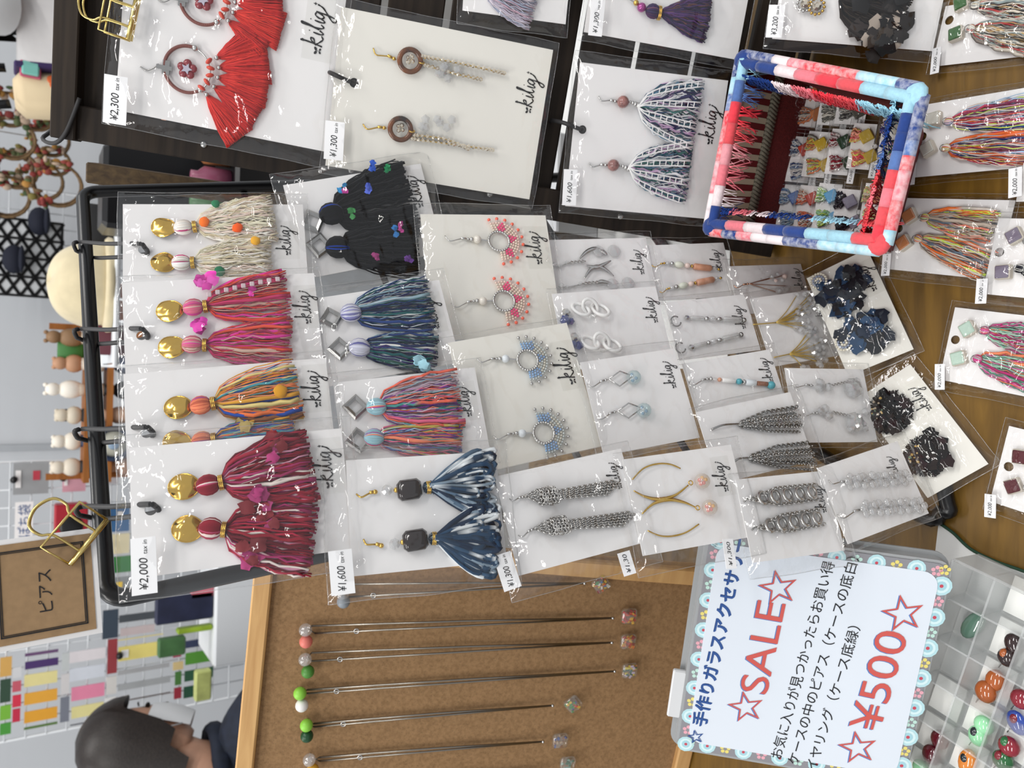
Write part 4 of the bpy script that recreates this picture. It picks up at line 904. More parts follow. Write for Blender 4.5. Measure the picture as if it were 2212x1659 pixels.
# ------------------------------------------------------------------ gold binder clips
def binder_clip(M, label, sc=1.0):
    o = empty('binder_clip', M); tag(o, label, 'clip', None)
    W = .032*sc; mb = MB()
    for sg in (-1, 1):
        mb.tube([(-W/2, 0, sg*.0022*sc), (W/2, 0, sg*.0022*sc)], .0017*sc, 10)
    mb.build('spine', BRASS, o)
    for sg in (-1, 1):
        h = MB(); z = sg*.0045*sc; y1 = .032*sc
        pts = [(-W*.22, 0, sg*.0022*sc), (-W*.22, y1*.55, z), (-W*.34, y1*.75, z), (-W*.30, y1*1.0, z), (0, y1*1.12, z), (W*.30, y1*1.0, z), (W*.34, y1*.75, z), (W*.22, y1*.55, z), (W*.22, 0, sg*.0022*sc)]
        h.tube(smoothpath(pts, 5), .0008*sc, 7); h.build('handle', BRASS, o)
        h = MB(); h.tube([(-W/2, 0, sg*.0022*sc), (-W/2, .019*sc, sg*.006*sc), (W/2, .019*sc, sg*.006*sc), (W/2, 0, sg*.0022*sc)], .0008*sc, 7); h.build('jaw_frame', BRASS, o)
    return o
h = RED.loc(300, 46); q = RED.o + RED.xa*h.x + RED.ya*h.y + RED.n*.012
binder_clip(frame(q, (RED.xa*.97-RED.ya*.12).normalized(), (RED.ya*.97+RED.xa*.12).normalized(), RED.n), 'gold wire binder clip holding the red fan tassel card to rack', 1.0)
# ------------------------------------------------------------------ kraft sign clipped to the stand
KR = mat('kraft_paper', srgb('#a58662'), .8, noise_s=260, noise_a=.12); sp = st(0, 0) + NV(10, 4)*.014 
class Sheet(Pack):
    def __init__(s, corners, p, n):
        Q = [hit(x, y, p, n) for x, y in corners]; s.p, s.n = p, n
        s.xa = (Q[1]+Q[2]-Q[0]-Q[3]).normalized(); s.w = (Q[1]+Q[2]-Q[0]-Q[3]).length/2; s.ya = n.cross(s.xa); s.h = (Q[0]+Q[1]-Q[2]-Q[3]).dot(s.ya)/2
        cen = (Q[0]+Q[1]+Q[2]+Q[3])/4; s.o = cen-s.ya*(s.h/2); s.k = (cen-CAM).dot(FWD)/FPX
S = Sheet([(-30,1402),(-40,1172),(205,1140),(223,1378)], sp, NV(10, 4))
sg = empty('kraft_sign', frame(S.o, S.xa, S.ya, S.n)); tag(sg, 'brown kraft paper sign with white border clipped to the wire stand', 'sign')
mb = MB(); mb.box((0, S.h/2, 0), (S.w, S.h, .0008)); mb.build('backing_card', WHITE, sg, False)
mb = MB(); mb.box((0, S.h/2, .0007), (S.w-22*S.k, S.h-22*S.k, .0004)); mb.build('kraft_panel', KR, sg, False)
mb = MB()
for ins, t in ((46, 2.6), (53, 1.6)):
    a, b = S.w/2-ins*S.k/2-.001, S.h/2-ins*S.k/2-.001; t *= S.k
    for (cx, cy, sx, sy) in ((0, b, 2*a, t), (0, -b, 2*a, t), (a, 0, t, 2*b+t), (-a, 0, t, 2*b+t)): mb.box((cx, S.h/2+cy, .0011), (sx, sy, .0003))
mb.build('border_line', INK, sg, False)
mb = MB(); c = S.loc(97, 1276, .001); put_text(mb, 'ピアス', c.x, c.y, 88*S.k, .0012, hgt=27*S.k); mb.build('sign_lettering', INK, sg, False)
c = S.loc(192, 1170); q = S.o+S.xa*c.x+S.ya*c.y+S.n*.002; a_ = R(42)
binder_clip(frame(q, (S.xa*math.cos(a_)-S.ya*math.sin(a_)), (S.ya*math.cos(a_)+S.xa*math.sin(a_)), S.n), 'gold wire binder clip fixing the kraft sign to stand corner', .92)
# ================================================================== cards lying on the table
def LPk(corners, label, dz=0, **kw):
    return Pack(corners, V((0, 0, TZ+.0028+dz)), UP, label, group='tile earring cards lying on the table', **kw)
RAIN = pal('#e9dcd4','#d8c8c0','#c45a5a','#e8a0a8','#b9a890','#8a7a70','#d6cf6a','#f0e8dc')
P = LPk([(2018,127),(2050,-20),(2300,5),(2265,135)], 'white card with green glazed tiles and multicolour yarn tassels', hole=(2051,44), price=('¥2,000',2021,131,58,20,8,.006), bulge=.008, bag=(6,4,3,3))
tile_pack(P, [((2078,8),30,20,(2108,12),(2250,15),60), ((2066,74),30,14,(2098,62),(2250,88),66)], '#3f6a3a', pal('#e8e2d6','#d8cfc0','#8a8078','#3a3a38','#b84a4a','#c8a878','#9aa8a8'), 'green')
P = LPk([(1963,372),(1991,214),(2245,200),(2225,375)], 'white card with white tiles and pastel yarn tassels beside basket', hole=(1993,295), price=('¥2,000',1968,372,58,20,4,.006), bulge=.008, bag=(6,4,3,3))
tile_pack(P, [((2018,258),31,8,(2050,262),(2250,238),78), ((2005,322),31,30,(2044,320),(2250,322),74)], '#d9d7cc', pal('#ead9d2','#e8b4c4','#c8506a','#1f3f80','#e8703a','#d6f06a','#e0d4c8','#a8c8e8','#8a3a5a'), 'white')
P = LPk([(2196,428),(2212,352),(2420,340),(2400,440)], 'white card whose price label juts past the white tile card', dz=.006, price=('¥2,000',2193,394,66,28,10,.006), bulge=.008, bag=(4,4,4,3))
tile_pack(P, [((2248,372),26,15,(2276,374),(2385,368),44), ((2240,412),26,25,(2268,412),(2375,412),44)], '#d9d7cc', RAIN, 'white')
P = LPk([(1910,570),(1945,415),(2190,447),(2150,617)], 'white card with orange tiles and neon yellow and orange yarn tassels', hole=(1942,494), price=('¥2,000',1914,572,50,20,8,.006), bulge=.008, bag=(7,4,3,3))
tile_pack(P, [((1966,467),30,38,(1998,470),(2155,492),66), ((1953,525),30,42,(1984,515),(2145,580),66)], '#d08a5c', pal('#d8cfc4','#8a7a70','#c8b8a8','#f07a3a','#d6f05a','#ef8a72','#6a7a8a','#e8dccf'), 'orange')
P = LPk([(2123,630),(2161,458),(2370,490),(2330,660)], 'white card with grey purple tiles and black yarn', dz=.004, hole=(2159,545), price=('¥2,000',2120,629,56,24,8,.006), bulge=.008, bag=(6,4,3,3))
tile_pack(P, [((2193,510),32,35,(2224,520),(2360,535),60), ((2168,588),32,10,(2204,580),(2340,610),60)], '#82798a', pal('#15161c','#22242c','#e8e6e0','#30343c'), 'purple')
P = LPk([(2029,812),(2068,654),(2275,700),(2240,870)], 'white card with mint tiles and magenta and mint yarn tassels', hole=(2064,734), price=('¥2,000',2030,814,58,22,12,.006), bulge=.008, bag=(7,5,3,3))
tile_pack(P, [((2092,711),31,40,(2128,714),(2262,740),66), ((2072,774),31,25,(2112,775),(2246,818),70)], '#c3dccc', pal('#c83f86','#e07ab0','#9ac8b0','#b8dcc8','#e8825a','#b02a6a','#6a9a86'), 'mint')
P = LPk([(2135,1087),(2183,920),(2340,960),(2300,1130)], 'white card with dark red tiles near the plastic case', hole=(2179,1008), price=('¥2,000',2139,1093,52,24,12,.006), bulge=.008, bag=(7,5,3,3))
tile_pack(P, [((2206,987),32,8,(2236,992),(2330,1000),50), ((2190,1050),32,35,(2226,1052),(2320,1070),50)], '#5a1c24', pal('#6a2a30','#8a4a4a','#d8c8c0'), 'wine')
# ================================================================== fabric basket
RZ = TZ+.105
rim = [table(1595,115,RZ), table(2005,190,RZ), table(1915,545,RZ), table(1520,500,RZ)]   # back right, front right, front left, back left
bc = sum(rim, V())/4
bk = empty('fabric_basket', Matrix.Translation((bc.x, bc.y, TZ))); tag(bk, 'rectangular basket rimmed with red, white and blue plaid fabric', 'basket')
def bl(p): return V((p.x-bc.x, p.y-bc.y, p.z-TZ))
WOVEN = mat('woven_red', srgb('#7a2a2a'), .8, noise_s=900, noise_a=.5, bump=.5)
top = [bl(p) for p in rim]; top = [q + (V((-q.x, -q.y, 0)).normalized()*.008) for q in top]; base = [V((q.x+.008 if q.x > 0 else q.x+.014, q.y+.002 if q.y > 0 else q.y+.052, .004)) for q in top]
mb = MB(); mb.prism([(p.x, p.y) for p in base], .001, .004); mb.build('bottom', mat('basket_bottom', srgb('#5d4826'), .6, noise_s=40, noise_a=.2), bk, False)
for i in range(4):
    a0, a1, b0_, b1_ = base[i], base[(i+1) % 4], top[i], top[(i+1) % 4]
    mb = MB(); n_ = V((-(a1-a0).y, (a1-a0).x, 0)).normalized()
    if n_.dot(a0) < 0: n_ = -n_
    t_ = n_*.0015; vs = [a0, a1, b1_, b0_, a0+t_, a1+t_, b1_+t_, b0_+t_]
    mb.add(vs, [(0,1,2,3),(7,6,5,4),(0,4,5,1),(1,5,6,2),(2,6,7,3),(3,7,4,0)]); mb.build('side_panel', WOVEN, bk, False)
# ribbons on the inside of the back panel: striped ribbon and grey braid
A0, A1, B0_, B1_ = base[3], base[0], top[3], top[0]
def back(u, v, z=.001):
    p = A0.lerp(A1, u).lerp(B0_.lerp(B1_, u), v); n_ = V((-(A1-A0).y, (A1-A0).x, 0)).normalized()
    if n_.dot(A0) > 0: n_ = -n_
    return p + n_*z
RIBR = mat('ribbon_red', srgb('#6a171b'), .7); RIBW = mat('ribbon_cream', srgb('#b9ac94'), .7); BRAID = mat('braid_grey', srgb('#85806f'), .8, noise_s=700, noise_a=.3, bump=.4)
n_st = 26
for i in range(n_st):
    u0, u1 = i/n_st, (i+.94)/n_st; mb = MB(); mb.add([back(u0,.60), back(u1,.60), back(u1,.93), back(u0,.93), back(u0,.60,.0016), back(u1,.60,.0016), back(u1,.93,.0016), back(u0,.93,.0016)], [(4,5,6,7),(0,3,2,1),(0,1,5,4),(2,3,7,6),(1,2,6,5),(3,0,4,7)])
    mb.build('ribbon_stripe', RIBW if i % 2 else RIBR, bk, False)
mb = MB()
for i in range(40):
    u = i/40; mb.tube([back(u, .50, .002), back(u+.03, .60, .002)], .0016, 5)
mb.build('braid', BRAID, bk)
# rim: segments of plaid cloth wrapped round the edge
PL = [srgb('#e8545c'), srgb('#f0808c'), srgb('#f4e4e6'), srgb('#1f3f86'), srgb('#a8d8ea'), srgb('#5878b4'), srgb('#eda0a8'), srgb('#ef3f4e')]
seq = {0: [3,3,2,1,7,0,4,4], 1: [4,3,3,5,0,1,0,7], 2: [0,4,4,3,3,2,1,3], 3: [3,2,1,6,0,7,5,4]}
for i in range(4):
    a, b = top[i], top[(i+1) % 4]
    d = (b-a).normalized(); out = V((d.y, -d.x, 0))
    if out.dot(a) < 0: out = -out
    for row, (o_, r_) in enumerate(((-.0022, .0042), (.0044, .0040))):
        nseg = 8 if row == 0 else 10
        for k in range(nseg):
            ci = seq[i][min(7, k)] if row == 0 else seq[i][(k*8//nseg + 1) % 8]; p, q = a.lerp(b, k/nseg)+out*o_, a.lerp(b, (k+1.0)/nseg)+out*o_
            mm = mat('plaid_%d_%d' % (ci, row), PL[ci], .9, noise_s=420 if row == 0 else 260, noise_a=.12 if row == 0 else .45, bump=.3, sheen=.3, col2=None if row == 0 else tuple(min(1, x*.55+.4) for x in PL[ci]))
            mb = MB(); mb.tube([p.lerp(q, t/4)+V((0, 0, -.0016*row)) for t in range(5)], r_, 8, flat=1.15, up=(0,0,1)); mb.build('plaid_rim', mm, bk)
    mb = MB(); mb.ball(a, (.0080,.0080,.0045), 10, 7); mb.build('rim_corner', mat('plaid_%d_0' % seq[i][0]), bk)
# frayed threads hanging inside
for i in range(4):
    a, b = top[i], top[(i+1) % 4]; d = (b-a).normalized(); inn = V((-d.y, d.x, 0)); 
    if inn.dot(a) > 0: inn = -inn
    mb = MB(); nf = (380, 260, 170, 110)[i]
    for k in range(nf):
        u = random.random(); p = a.lerp(b, u)+inn*.010; c = PL[seq[i][min(7, int(u*8))]]; L = (rnd(.012, .03), rnd(.010, .026), rnd(.006, .016), rnd(.008, .022))[i]; dr = (.004, .009, .004, .003)[i]; sl = rnd(-.5, .5); pts = []
        for j in range(6): t_ = j/5; pts.append(p + inn*(dr*math.sin(t_*1.6)+rnd(0, .002)) + d*(sl*L*t_) + V((0, 0, .003-L*t_)))
        mb.tube(pts, rnd(.00025, .0005), 4, jit(c, .2))
    mb.build('frayed_fringe', YARN, bk, kind='stuff')
# small cards filed in the basket
bz = TZ+.006
mini = [((1732,215),'#d98a5a','orange'),((1716,346),'#c8452f','red'),((1694,459),'#5a78b4','blue'),((1784,212),'#8a8c84','grey'),((1751,334),'#c9a83a','yellow'),((1732,461),'#b8402f','brick red'),((1801,328),'#2a4432','dark green'),((1773,456),'#6ab0e0','sky blue'),((1848,315),'#c9ac4a','mustard'),((1813,469),'#8a8496','purple grey'),((1914,293),'#c9c8bc','white'),((1873,456),'#c8805a','rust'),((1822,210),'#5a5a52','charcoal')]
order = {0:'in the back row',1:'in the middle row',2:'in the front row'}
yarns = {'orange':['#e88a5a','#8a8078','#d8d0c4'],'red':['#2a3a6a','#8aa0b8','#e8e4e0'],'blue':['#4a6aa0','#8aa8c0','#d0d4d8'],'grey':['#6a6a64','#b8b4a8','#d8d4c8'],'yellow':['#d6e06a','#a8a89a','#e07a4a'],'brick red':['#e8e0d8','#e07a5a','#c8b8a8'],'dark green':['#e0d8d4','#8a1a2a','#b8a8a8'],'sky blue':['#c8e05a','#8ab88a','#d8e8d0'],'mustard':['#f0a088','#e05a5a','#e0e86a'],'purple grey':['#15151c','#30303a','#2a2a34'],'white':['#d8b4c8','#4a4a8a','#5a8a4a','#e8e0dc'],'rust':['#e8a08a','#c8d08a','#d8c8b8'],'charcoal':['#3a3a3c','#6a6a64','#c8c4bc']}
for (c, tc, nm) in mini:
    cx, cy = c[0]+20, 332+(c[1]-332)*.92; w_, h_ = 98, 80; tx = 18
    g = table(cx+26, cy, bz); pl = g + V((0, 0, .004)); n = NV(-8, 52)
    # filed upside down: tiles below, yarn above
    cor = [(cx+h_*.5-tx*.6, cy-w_*.5), (cx+h_*.5-tx*1.8, cy+w_*.5), (cx-h_*.5-tx*.2+4, cy+w_*.5), (cx-h_*.5+tx*.9, cy-w_*.5)]
    cor = [(x, y) for x, y in cor]
    P = Pack(cor, pl, n, 'small white card with %s tiles filed in the plaid basket' % nm, bulge=.006, bag=(3,3,2,3), group='small tile earring cards in the basket', hole=(cx+22, cy), holer=.0018)
    tm = mat('glaze_m_'+nm, srgb(tc), .12, coat=.6)
    for s_ in (-1, 1):
        e = P.earring('tile_earring'); q = (cx+8-s_*-5, cy+s_*22); C = P.loc(*q, .003); mb = MB(); mb.box(C, (.0095,.0095,.004), Matrix.Rotation(R(35), 3, 'Z'), bev=.0008); mb.build('tile', tm, e, False)
        set_ax(P, (q[0]-8, q[1]), (cx-30, q[1])); tassel(P, e, (q[0]-8, q[1]), (cx-30, q[1]+s_*4), 34, [srgb(x) for x in yarns[nm]], n=16, ribbons=8, thick=.0035, r=.0005, seg=6)
    P.price('¥2,000', cx+18, cy+46, 44, 13, 180, .004)
# ================================================================== cork board
CP = table(1540, 1420); KN = NV(-14, 23); KW = V((math.cos(R(-14)), math.sin(R(-14)), 0)); KU = KN.cross(KW)
if KU.z < 0: KU = -KU
kb = empty('cork_board', frame(CP, KW, KU, KN)); tag(kb, 'cork board in a light wood frame hung with glass pendant necklaces', 'board')
bpy.context.view_layer.update()
def kl(px, py, z=0):
    q = hit(px, py, CP+KN*z, KN)-CP; return V((q.dot(KW), q.dot(KU), z))
CORK = mat('cork', srgb('#a9835a'), .85, noise_s=170, noise_a=.0, bump=.3)
nt = CORK.node_tree; tc = [n for n in nt.nodes if n.type == 'TEX_COORD'][0]; bs = nt.nodes['Principled BSDF']
v1 = nt.nodes.new('ShaderNodeTexVoronoi'); v1.inputs['Scale'].default_value = 420; r1 = nt.nodes.new('ShaderNodeValToRGB'); r1.color_ramp.elements[0].position = .08; r1.color_ramp.elements[1].position = .3
r1.color_ramp.elements[0].color = (*srgb('#7a5c40'), 1); r1.color_ramp.elements[1].color = (*srgb('#d8c4a8'), 1)
nz = nt.nodes.new('ShaderNodeTexNoise'); nz.inputs['Scale'].default_value = 300; nz.inputs['Detail'].default_value = 6; r2 = nt.nodes.new('ShaderNodeValToRGB'); r2.color_ramp.elements[0].color = (*srgb('#8f7250'), 1); r2.color_ramp.elements[1].color = (*srgb('#a38460'), 1); r2.color_ramp.elements[0].position=.35; r2.color_ramp.elements[1].position=.65
mx = nt.nodes.new('ShaderNodeMix'); mx.data_type = 'RGBA'; mx.blend_type = 'MULTIPLY'; mx.inputs[0].default_value = .55
nt.links.new(tc.outputs['Object'], v1.inputs['Vector']); nt.links.new(tc.outputs['Object'], nz.inputs['Vector']); nt.links.new(v1.outputs['Distance'], r1.inputs['Fac']); nt.links.new(nz.outputs['Fac'], r2.inputs['Fac'])
nt.links.new(r2.outputs['Color'], mx.inputs[6]); nt.links.new(r1.outputs['Color'], mx.inputs[7]); nt.links.new(r2.outputs['Color'], bs.inputs['Base Color'])
mx.inputs[0].default_value = .5; nt.links.new(mx.outputs[2], bs.inputs['Base Color'])
ktop = kl(548, 1245).y; kin = kl(588, 1260).y; fw_ = ktop-kin; kx0, kx1 = kl(520, 1659).x-.16, kl(560, 1200).x+.02
mb = MB(); mb.box(((kx0+kx1)/2, kin/2, -.006), (kx1-kx0, kin, .008)); mb.build('cork_sheet', CORK, kb, False)
PINE = wood('pine_frame', srgb('#b98d5a'), srgb('#d2a972'), 5, (2, 20, 20), .55, .3)
for (cx, cy, sx, sy, nm) in (((kx0+kx1)/2, ktop-fw_/2, kx1-kx0, fw_, 'frame_rail'), ((kx0+kx1)/2, fw_/2, kx1-kx0, fw_, 'frame_rail'), (kx0+fw_/2, ktop/2, fw_, ktop-2*fw_, 'frame_stile'), (kx1-fw_/2, ktop/2, fw_, ktop-2*fw_, 'frame_stile')):
    mb = MB(); mb.box((cx, cy, -.004), (sx, sy, .018), bev=.0015); mb.build(nm, PINE, kb, False)
NCH = mat('necklace_chain', srgb('#8f8a82'), .3, 1.0)
GLASSP = film('pendant_glass', .12, .7, .03, tint=(.96,.965,.95), haze=.04, bumps=0)
CHIPM = mat('pendant_chips', attr=True, rough=.3)
PINC = {'clear':CLEAR,'pink':mat('pin_pink', srgb('#e07a6e'), .4),'green':mat('pin_green', srgb('#4f8a3a'), .4),'lime':mat('pin_lime', srgb('#8fd04a'), .4),'white':mat('pin_white', srgb('#eceae6'), .4),'dark':mat('pin_dark_green', srgb('#1f4a2c'), .3),'grey':mat('pin_grey', srgb('#8c949c'), .4),'yellow':mat('pin_yellow', srgb('#e0a83a'), .4)}
neck = [((742,1262),(742,1290),(1263,1260),(1298,1262),'diamond',['#d8642f','#3f6fa8','#4f8a4a','#e0b83a','#e8e4dc','#8a2a2a'],'multicolour chip diamond glass pendant under the denim card'),
 ((673,1352),(680,1368),(1324,1335),(1359,1331),'square',['#b8261c','#d84a2a','#e8b43a','#a01a16'],'red and yellow flake glass pendant hung by a pink pin'),
 ((673,1410),(673,1428),(1322,1388),(1357,1386),'square',['#b83a24','#e0782a','#d8a83a','#8a2a20'],'amber and red flake glass pendant hung by a dark green pin'),
 ((664,1490),(664,1498),(1328,1450),(1360,1449),'square',['#d8c43a','#2f5a4a','#d88a4a','#c8b8d0'],'clear glass pendant with few chips hung by a white pin'),
 ((678,1563),(678,1570),(1194,1524),(1238,1521),'diamond',['#3a3a8a','#d84a2a','#e0b83a','#4a8a4a'],'chip flecked diamond glass pendant hung by a lime pin'),
 ((690,1636),(690,1644),(1173,1602),(1210,1600),'square',['#8a5a3a','#3a4a8a','#b89a7a'],'clear square glass pendant with brown specks'),
 ((690,1700),(690,1708),(1188,1664),(1226,1650),'square',['#3a6a4a','#8aa89a'],'clear square glass pendant beside the frame stile')]
for (a, b, j, pc, shp, cols, lb) in neck:
    o = empty('necklace', frame(CP, KW, KU, KN)); tag(o, lb, 'necklace', 'pendant necklaces on the cork board')
    J = kl(*j, .004); mb = MB(); mb.tube([kl(*a, .003), kl(*a, .003).lerp(J, .5)+V((.0006,0,-.0008)), J], .0009, 6); mb.tube([kl(*b, .003), kl(*b, .003).lerp(J, .5)+V((-.0006,0,-.0008)), J], .0009, 6); mb.tube([kl(*a, .003), kl((a[0]+b[0])/2-8, (a[1]+b[1])/2, .006), kl(*b, .003)], .00065, 6); mb.build('chain', NCH, o)
    mb = MB(); t_ = kl(*b, .003).lerp(J, .09+.1*((b[1] % 7)/7)); mb.ring(t_, .0022, .0006, seg=12); mb.build('clasp', SILVER, o)
    mb = MB(); mb.ball(J, .0016, 8, 6); mb.build('bail', SILVER, o)
    C = kl(*pc, .0045); s_ = .0155; rot = Matrix.Rotation(R(45 if shp == 'diamond' else 6), 3, 'Z')
    mb = MB(); mb.box(C, (s_, s_, .006), rot, bev=.0022); pd = mb.build('glass_pendant', GLASSP, o, True)
    mb = MB()
    for i in range(30 if cols[0][1] in 'bd' else 15): 
        q = rot @ V((rnd(-.38, .38)*s_, rnd(-.38, .38)*s_, 0)); mb.box(C+q+V((0, 0, .0012+rnd(-.001, .001))), (rnd(.0018,.0036), rnd(.0014,.0026), .0007), Matrix.Rotation(rnd(0, 3), 3, 'Z'), srgb(random.choice(cols)))
    mb.build('glass_chips', CHIPM, o, False, kind='stuff')
for (px, py, kd, lb) in ((740,1283,'clear','clear push pin under the price label of denim card'),(742,1300,'grey','grey push pin below the price label of denim card'),(660,1361,'clear','clear round pin above the pink pin'),(661,1386,'pink','salmon pink round push pin on the cork board'),(659,1425,'clear','clear round pin above the mid green pin'),(665,1451,'green','mid green ribbed round push pin'),(648,1498,'lime','lime push pin touching the white pin'),(652,1524,'white','white round push pin on the cork board'),(662,1567,'lime','lime push pin touching the dark green pin'),(663,1590,'dark','dark green round push pin on the cork board'),(668,1642,'clear','clear round pin above the yellow pin'),(676,1664,'yellow','yellow round push pin at the edge of cork')):
    mb = MB(); c = kl(px, py, .0075); mb.ball((0,0,0), .0058, 14, 10); mb.tube([(0,0,-.004),(0,0,-.0105)], .0006, 6)
    o = mb.build('push_pin', PINC[kd], None); o.matrix_world = frame(CP+KW*c.x+KU*c.y+KN*c.z, KW, KU, KN); tag(o, lb, 'push pin', 'round push pins on the cork board')
# ================================================================== compartment case with sale sign in its lid
HZ = TZ+.038; Hr = table(2085, 1222, HZ); Hl = table(1925, 1700, HZ); hx = (Hr-Hl).normalized(); hy = V((-hx.y, hx.x, 0))
if hy.y < 0: hy = -hy
cw = (Hr-Hl).length+.03; case = empty('compartment_case', frame(V((Hr.x, Hr.y, TZ+.0018)), hx, hy, UP)); tag(case, 'open frosted plastic compartment case holding loose glass earrings', 'case')
Ms = Matrix((hx, hy, UP))   # world -> local rows
def cl_(p): return Ms @ (p - V((Hr.x, Hr.y, TZ+.0018)))
cd = .15; ch = .034
v0 = .009; vstep = .025; mb = MB(); mb.box((-cw/2, v0-cd/2, .0012), (cw, cd, .0016)); mb.build('bottom', FROST, case, False)
for (cx, cy, sx, sy) in ((-cw/2, v0, cw, .0022), (-cw/2, v0-cd, cw, .0022), (0, v0-cd/2, .0022, cd), (-cw, v0-cd/2, .0022, cd)):
    mb = MB(); mb.box((cx, cy, ch/2+.002), (sx, sy, ch), bev=.0008); mb.build('outer_wall', FROST, case, False)
# hinge-parallel dividers and cross dividers, measured from the picture
step = .031; U = [.0005-step*i for i in range(0, 9)]
for u in U[1:]:
    if u < -cw: break
    mb = MB(); mb.box((u, v0-cd/2, .015), (.0013, cd, .024)); mb.build('divider', FROST, case, False)
for k in range(1, 6):
    mb = MB(); mb.box((-cw/2, v0-vstep*k, .015), (cw, .0013, .024)); mb.build('divider', FROST, case, False)
FOAM = mat('white_pad', srgb('#f4f4f0'), .8)
for i in range(len(U)-1):
    for k in range(5):
        if k == 0 and i < 3: continue
        x = (U[i]+U[i+1])/2
        if x < -cw+.01: continue
        mb = MB(); mb.box((x, v0-vstep*(k+.5), .0032), (step*.86, vstep*.84, .002)); mb.build('white_pad', FOAM, case, False)
def glassm(nm, h): return mat('drop_'+nm, srgb(h), .06, coat=.8, spec=.7)
def stud(px, py, m, lb, r=.0062, el=1.0, sq=.65, rot=0, m2=None, nm='stud_earring'):
    c = table(px, py, TZ+.011); o = empty(nm, Matrix.Translation((c.x, c.y, TZ+.0062))); mb = MB(); mb.ball((0, 0, r*sq+.0005), (r*el, r, r*sq), 16, 10, ax=Matrix.Rotation(R(rot), 3, 'Z')); mb.build('glass_drop', m, o)
    if m2: mb = MB(); mb.ball((r*.35, r*.2, r*sq+.0018), (r*.6, r*.5, r*sq*.75), 12, 8); mb.build('glass_dot', m2, o)
    mb = MB(); mb.tube([(-r*.5, r*.5, r*.5), (-r*1.5, r*1.1, .0015)], .0004, 6); mb.build('post', SILVER, o); tag(o, lb, 'earring', 'loose glass earrings in the case')
WINE = glassm('wine', '#5a0f1e'); DKB = glassm('brown', '#2a1210'); AMB = glassm('amber', '#a8541a'); MINTG = glassm('mint', '#9adcaa'); BLK = glassm('black', '#0e1820'); RDG = glassm('red', '#8a1428'); GRN = glassm('green', '#1f6a34'); ORG = glassm('orange', '#d8802a'); TEAL = glassm('leaf', '#5a7a6a'); BLU = glassm('blue', '#2f4fb0')
stud(2100,1351,TEAL,'long grey green glass leaf under a clear compartment wall',.0065,1.9,.4,-35)
stud(2190,1392,DKB,'dark brown lozenge glass earring',.0062,1.2,.6,20); stud(2177,1420,DKB,'dark glass square with rust coloured tip',.0065,1,.7,0,AMB)
stud(2148,1470,AMB,'amber oval glass earring, longer of the amber pair',.0062,1.3,.55,-20); stud(2130,1494,AMB,'amber round glass earring, rounder of the amber pair',.0072,1.1,.65)
stud(2126,1566,MINTG,'pale mint glass earring beside the blue black dotted one',.0068); stud(2112,1590,MINTG,'mint glass earring with black dot',.0066,1.1,.6,0,BLK)
stud(2031,1597,WINE,'wine red glass ball in a front compartment, upper of the pair',.0066,1.1,.7); stud(2014,1630,WINE,'wine red glass ball in a front compartment, lower of the pair',.0070,1.1,.7)
stud(2088,1646,ORG,'orange glass earring with dark speckles',.0062,1.6,.5,-15,BLK); stud(2206,1510,RDG,'bright red glass drop in the third row',.0068); stud(2196,1562,BLU,'blue and red glass earring',.0064,1.3,.5,30,RDG)
stud(2180,1612,RDG,'red glass drop with green patch',.0070,1,.65,0,GRN); stud(2166,1642,GRN,'green glass drop with red patch',.0068,1,.65,0,RDG); stud(1988,1658,MINTG,'pale green glass drop in the left compartment',.006)
# lid with the sale sign
LN = NV(-15, 40)
LS = Sheet([(1452,1640),(1530,1168),(2066,1196),(1962,1690)], Hr, LN)
lid_o = empty('case_lid_sign', frame(LS.o, LS.xa, LS.ya, LS.n)); tag(lid_o, 'sale sign sheet inside the raised frosted lid of the case', 'sign')
def rrect(w_, h_, r_, y0=0):
    out = []
    for (cx, cy, a) in ((w_/2-r_, h_-r_, 0), (-w_/2+r_, h_-r_, 90), (-w_/2+r_, r_, 180), (w_/2-r_, r_, 270)):
        for q in range(0, 91, 15): out.append((cx+r_*math.cos(R(a+q)), cy+r_*math.sin(R(a+q))+y0))
    return out
LW, LH = LS.w, LS.h
mb = MB(); mb.prism(rrect(LW, LH, .010), -.012, -.003); mb.build('lid_shell', mat('grey_frost', srgb('#a2a4a5'), .4, alpha=1), lid_o, False)
mb = MB(); mb.prism(rrect(LW*1.035, LH*1.03, .012, -.0015), -.0125, -.011); mb.build('lid_rim', mat('grey_frost'), lid_o, False)
mb = MB(); mb.box((-LW*.25, LH+.004, -.006), (LW*.22, .010, .004), bev=.001); mb.build('latch', mat('latch_white', srgb('#d6d7d8'), .4), lid_o, False)
PATB = mat('pattern_grey', srgb('#8e8d92'), .6); mb = MB(); mb.prism(rrect(LW*.975, LH*.975, .009, LH*.012), -.003, -.0022); mb.build('patterned_sheet', PATB, lid_o, False)
# border motifs: pale blue scallops, yellow and pink flowers
PT = mat('pattern_print', attr=True, rough=.6); mb = MB(); 
def motif(x, y, i, bottom=1.0):
    def fan(r_, z, col):
        r_ *= bottom; mb.add([(x, y, z)] + [(x+r_*math.cos(a*.5236), y+r_*math.sin(a*.5236), z) for a in range(12)], [(0, a+1, (a+1) % 12+1) for a in range(12)], col)
    if i % 2 == 0: fan(.0062, -.00212, srgb('#b9dee4')); fan(.0046, -.00204, srgb('#d6eef0')); fan(.003, -.00196, srgb('#a8d2dc')); fan(.0011, -.00188, srgb('#c84a5a'))
    else:
        c2 = ['#e8d87a','#e6a8b4','#bfe0d4'][i % 3]
        for a in range(5): mb.add([(x+.0026*math.cos(a*1.2566)+.0015*math.cos(b), y+.0026*math.sin(a*1.2566)+.0015*math.sin(b), -.0021) for b in (0,1.05,2.1,3.14,4.2,5.24)], [(0,1,2,3,4,5)], srgb(c2))
n_h, n_v = 15, 12
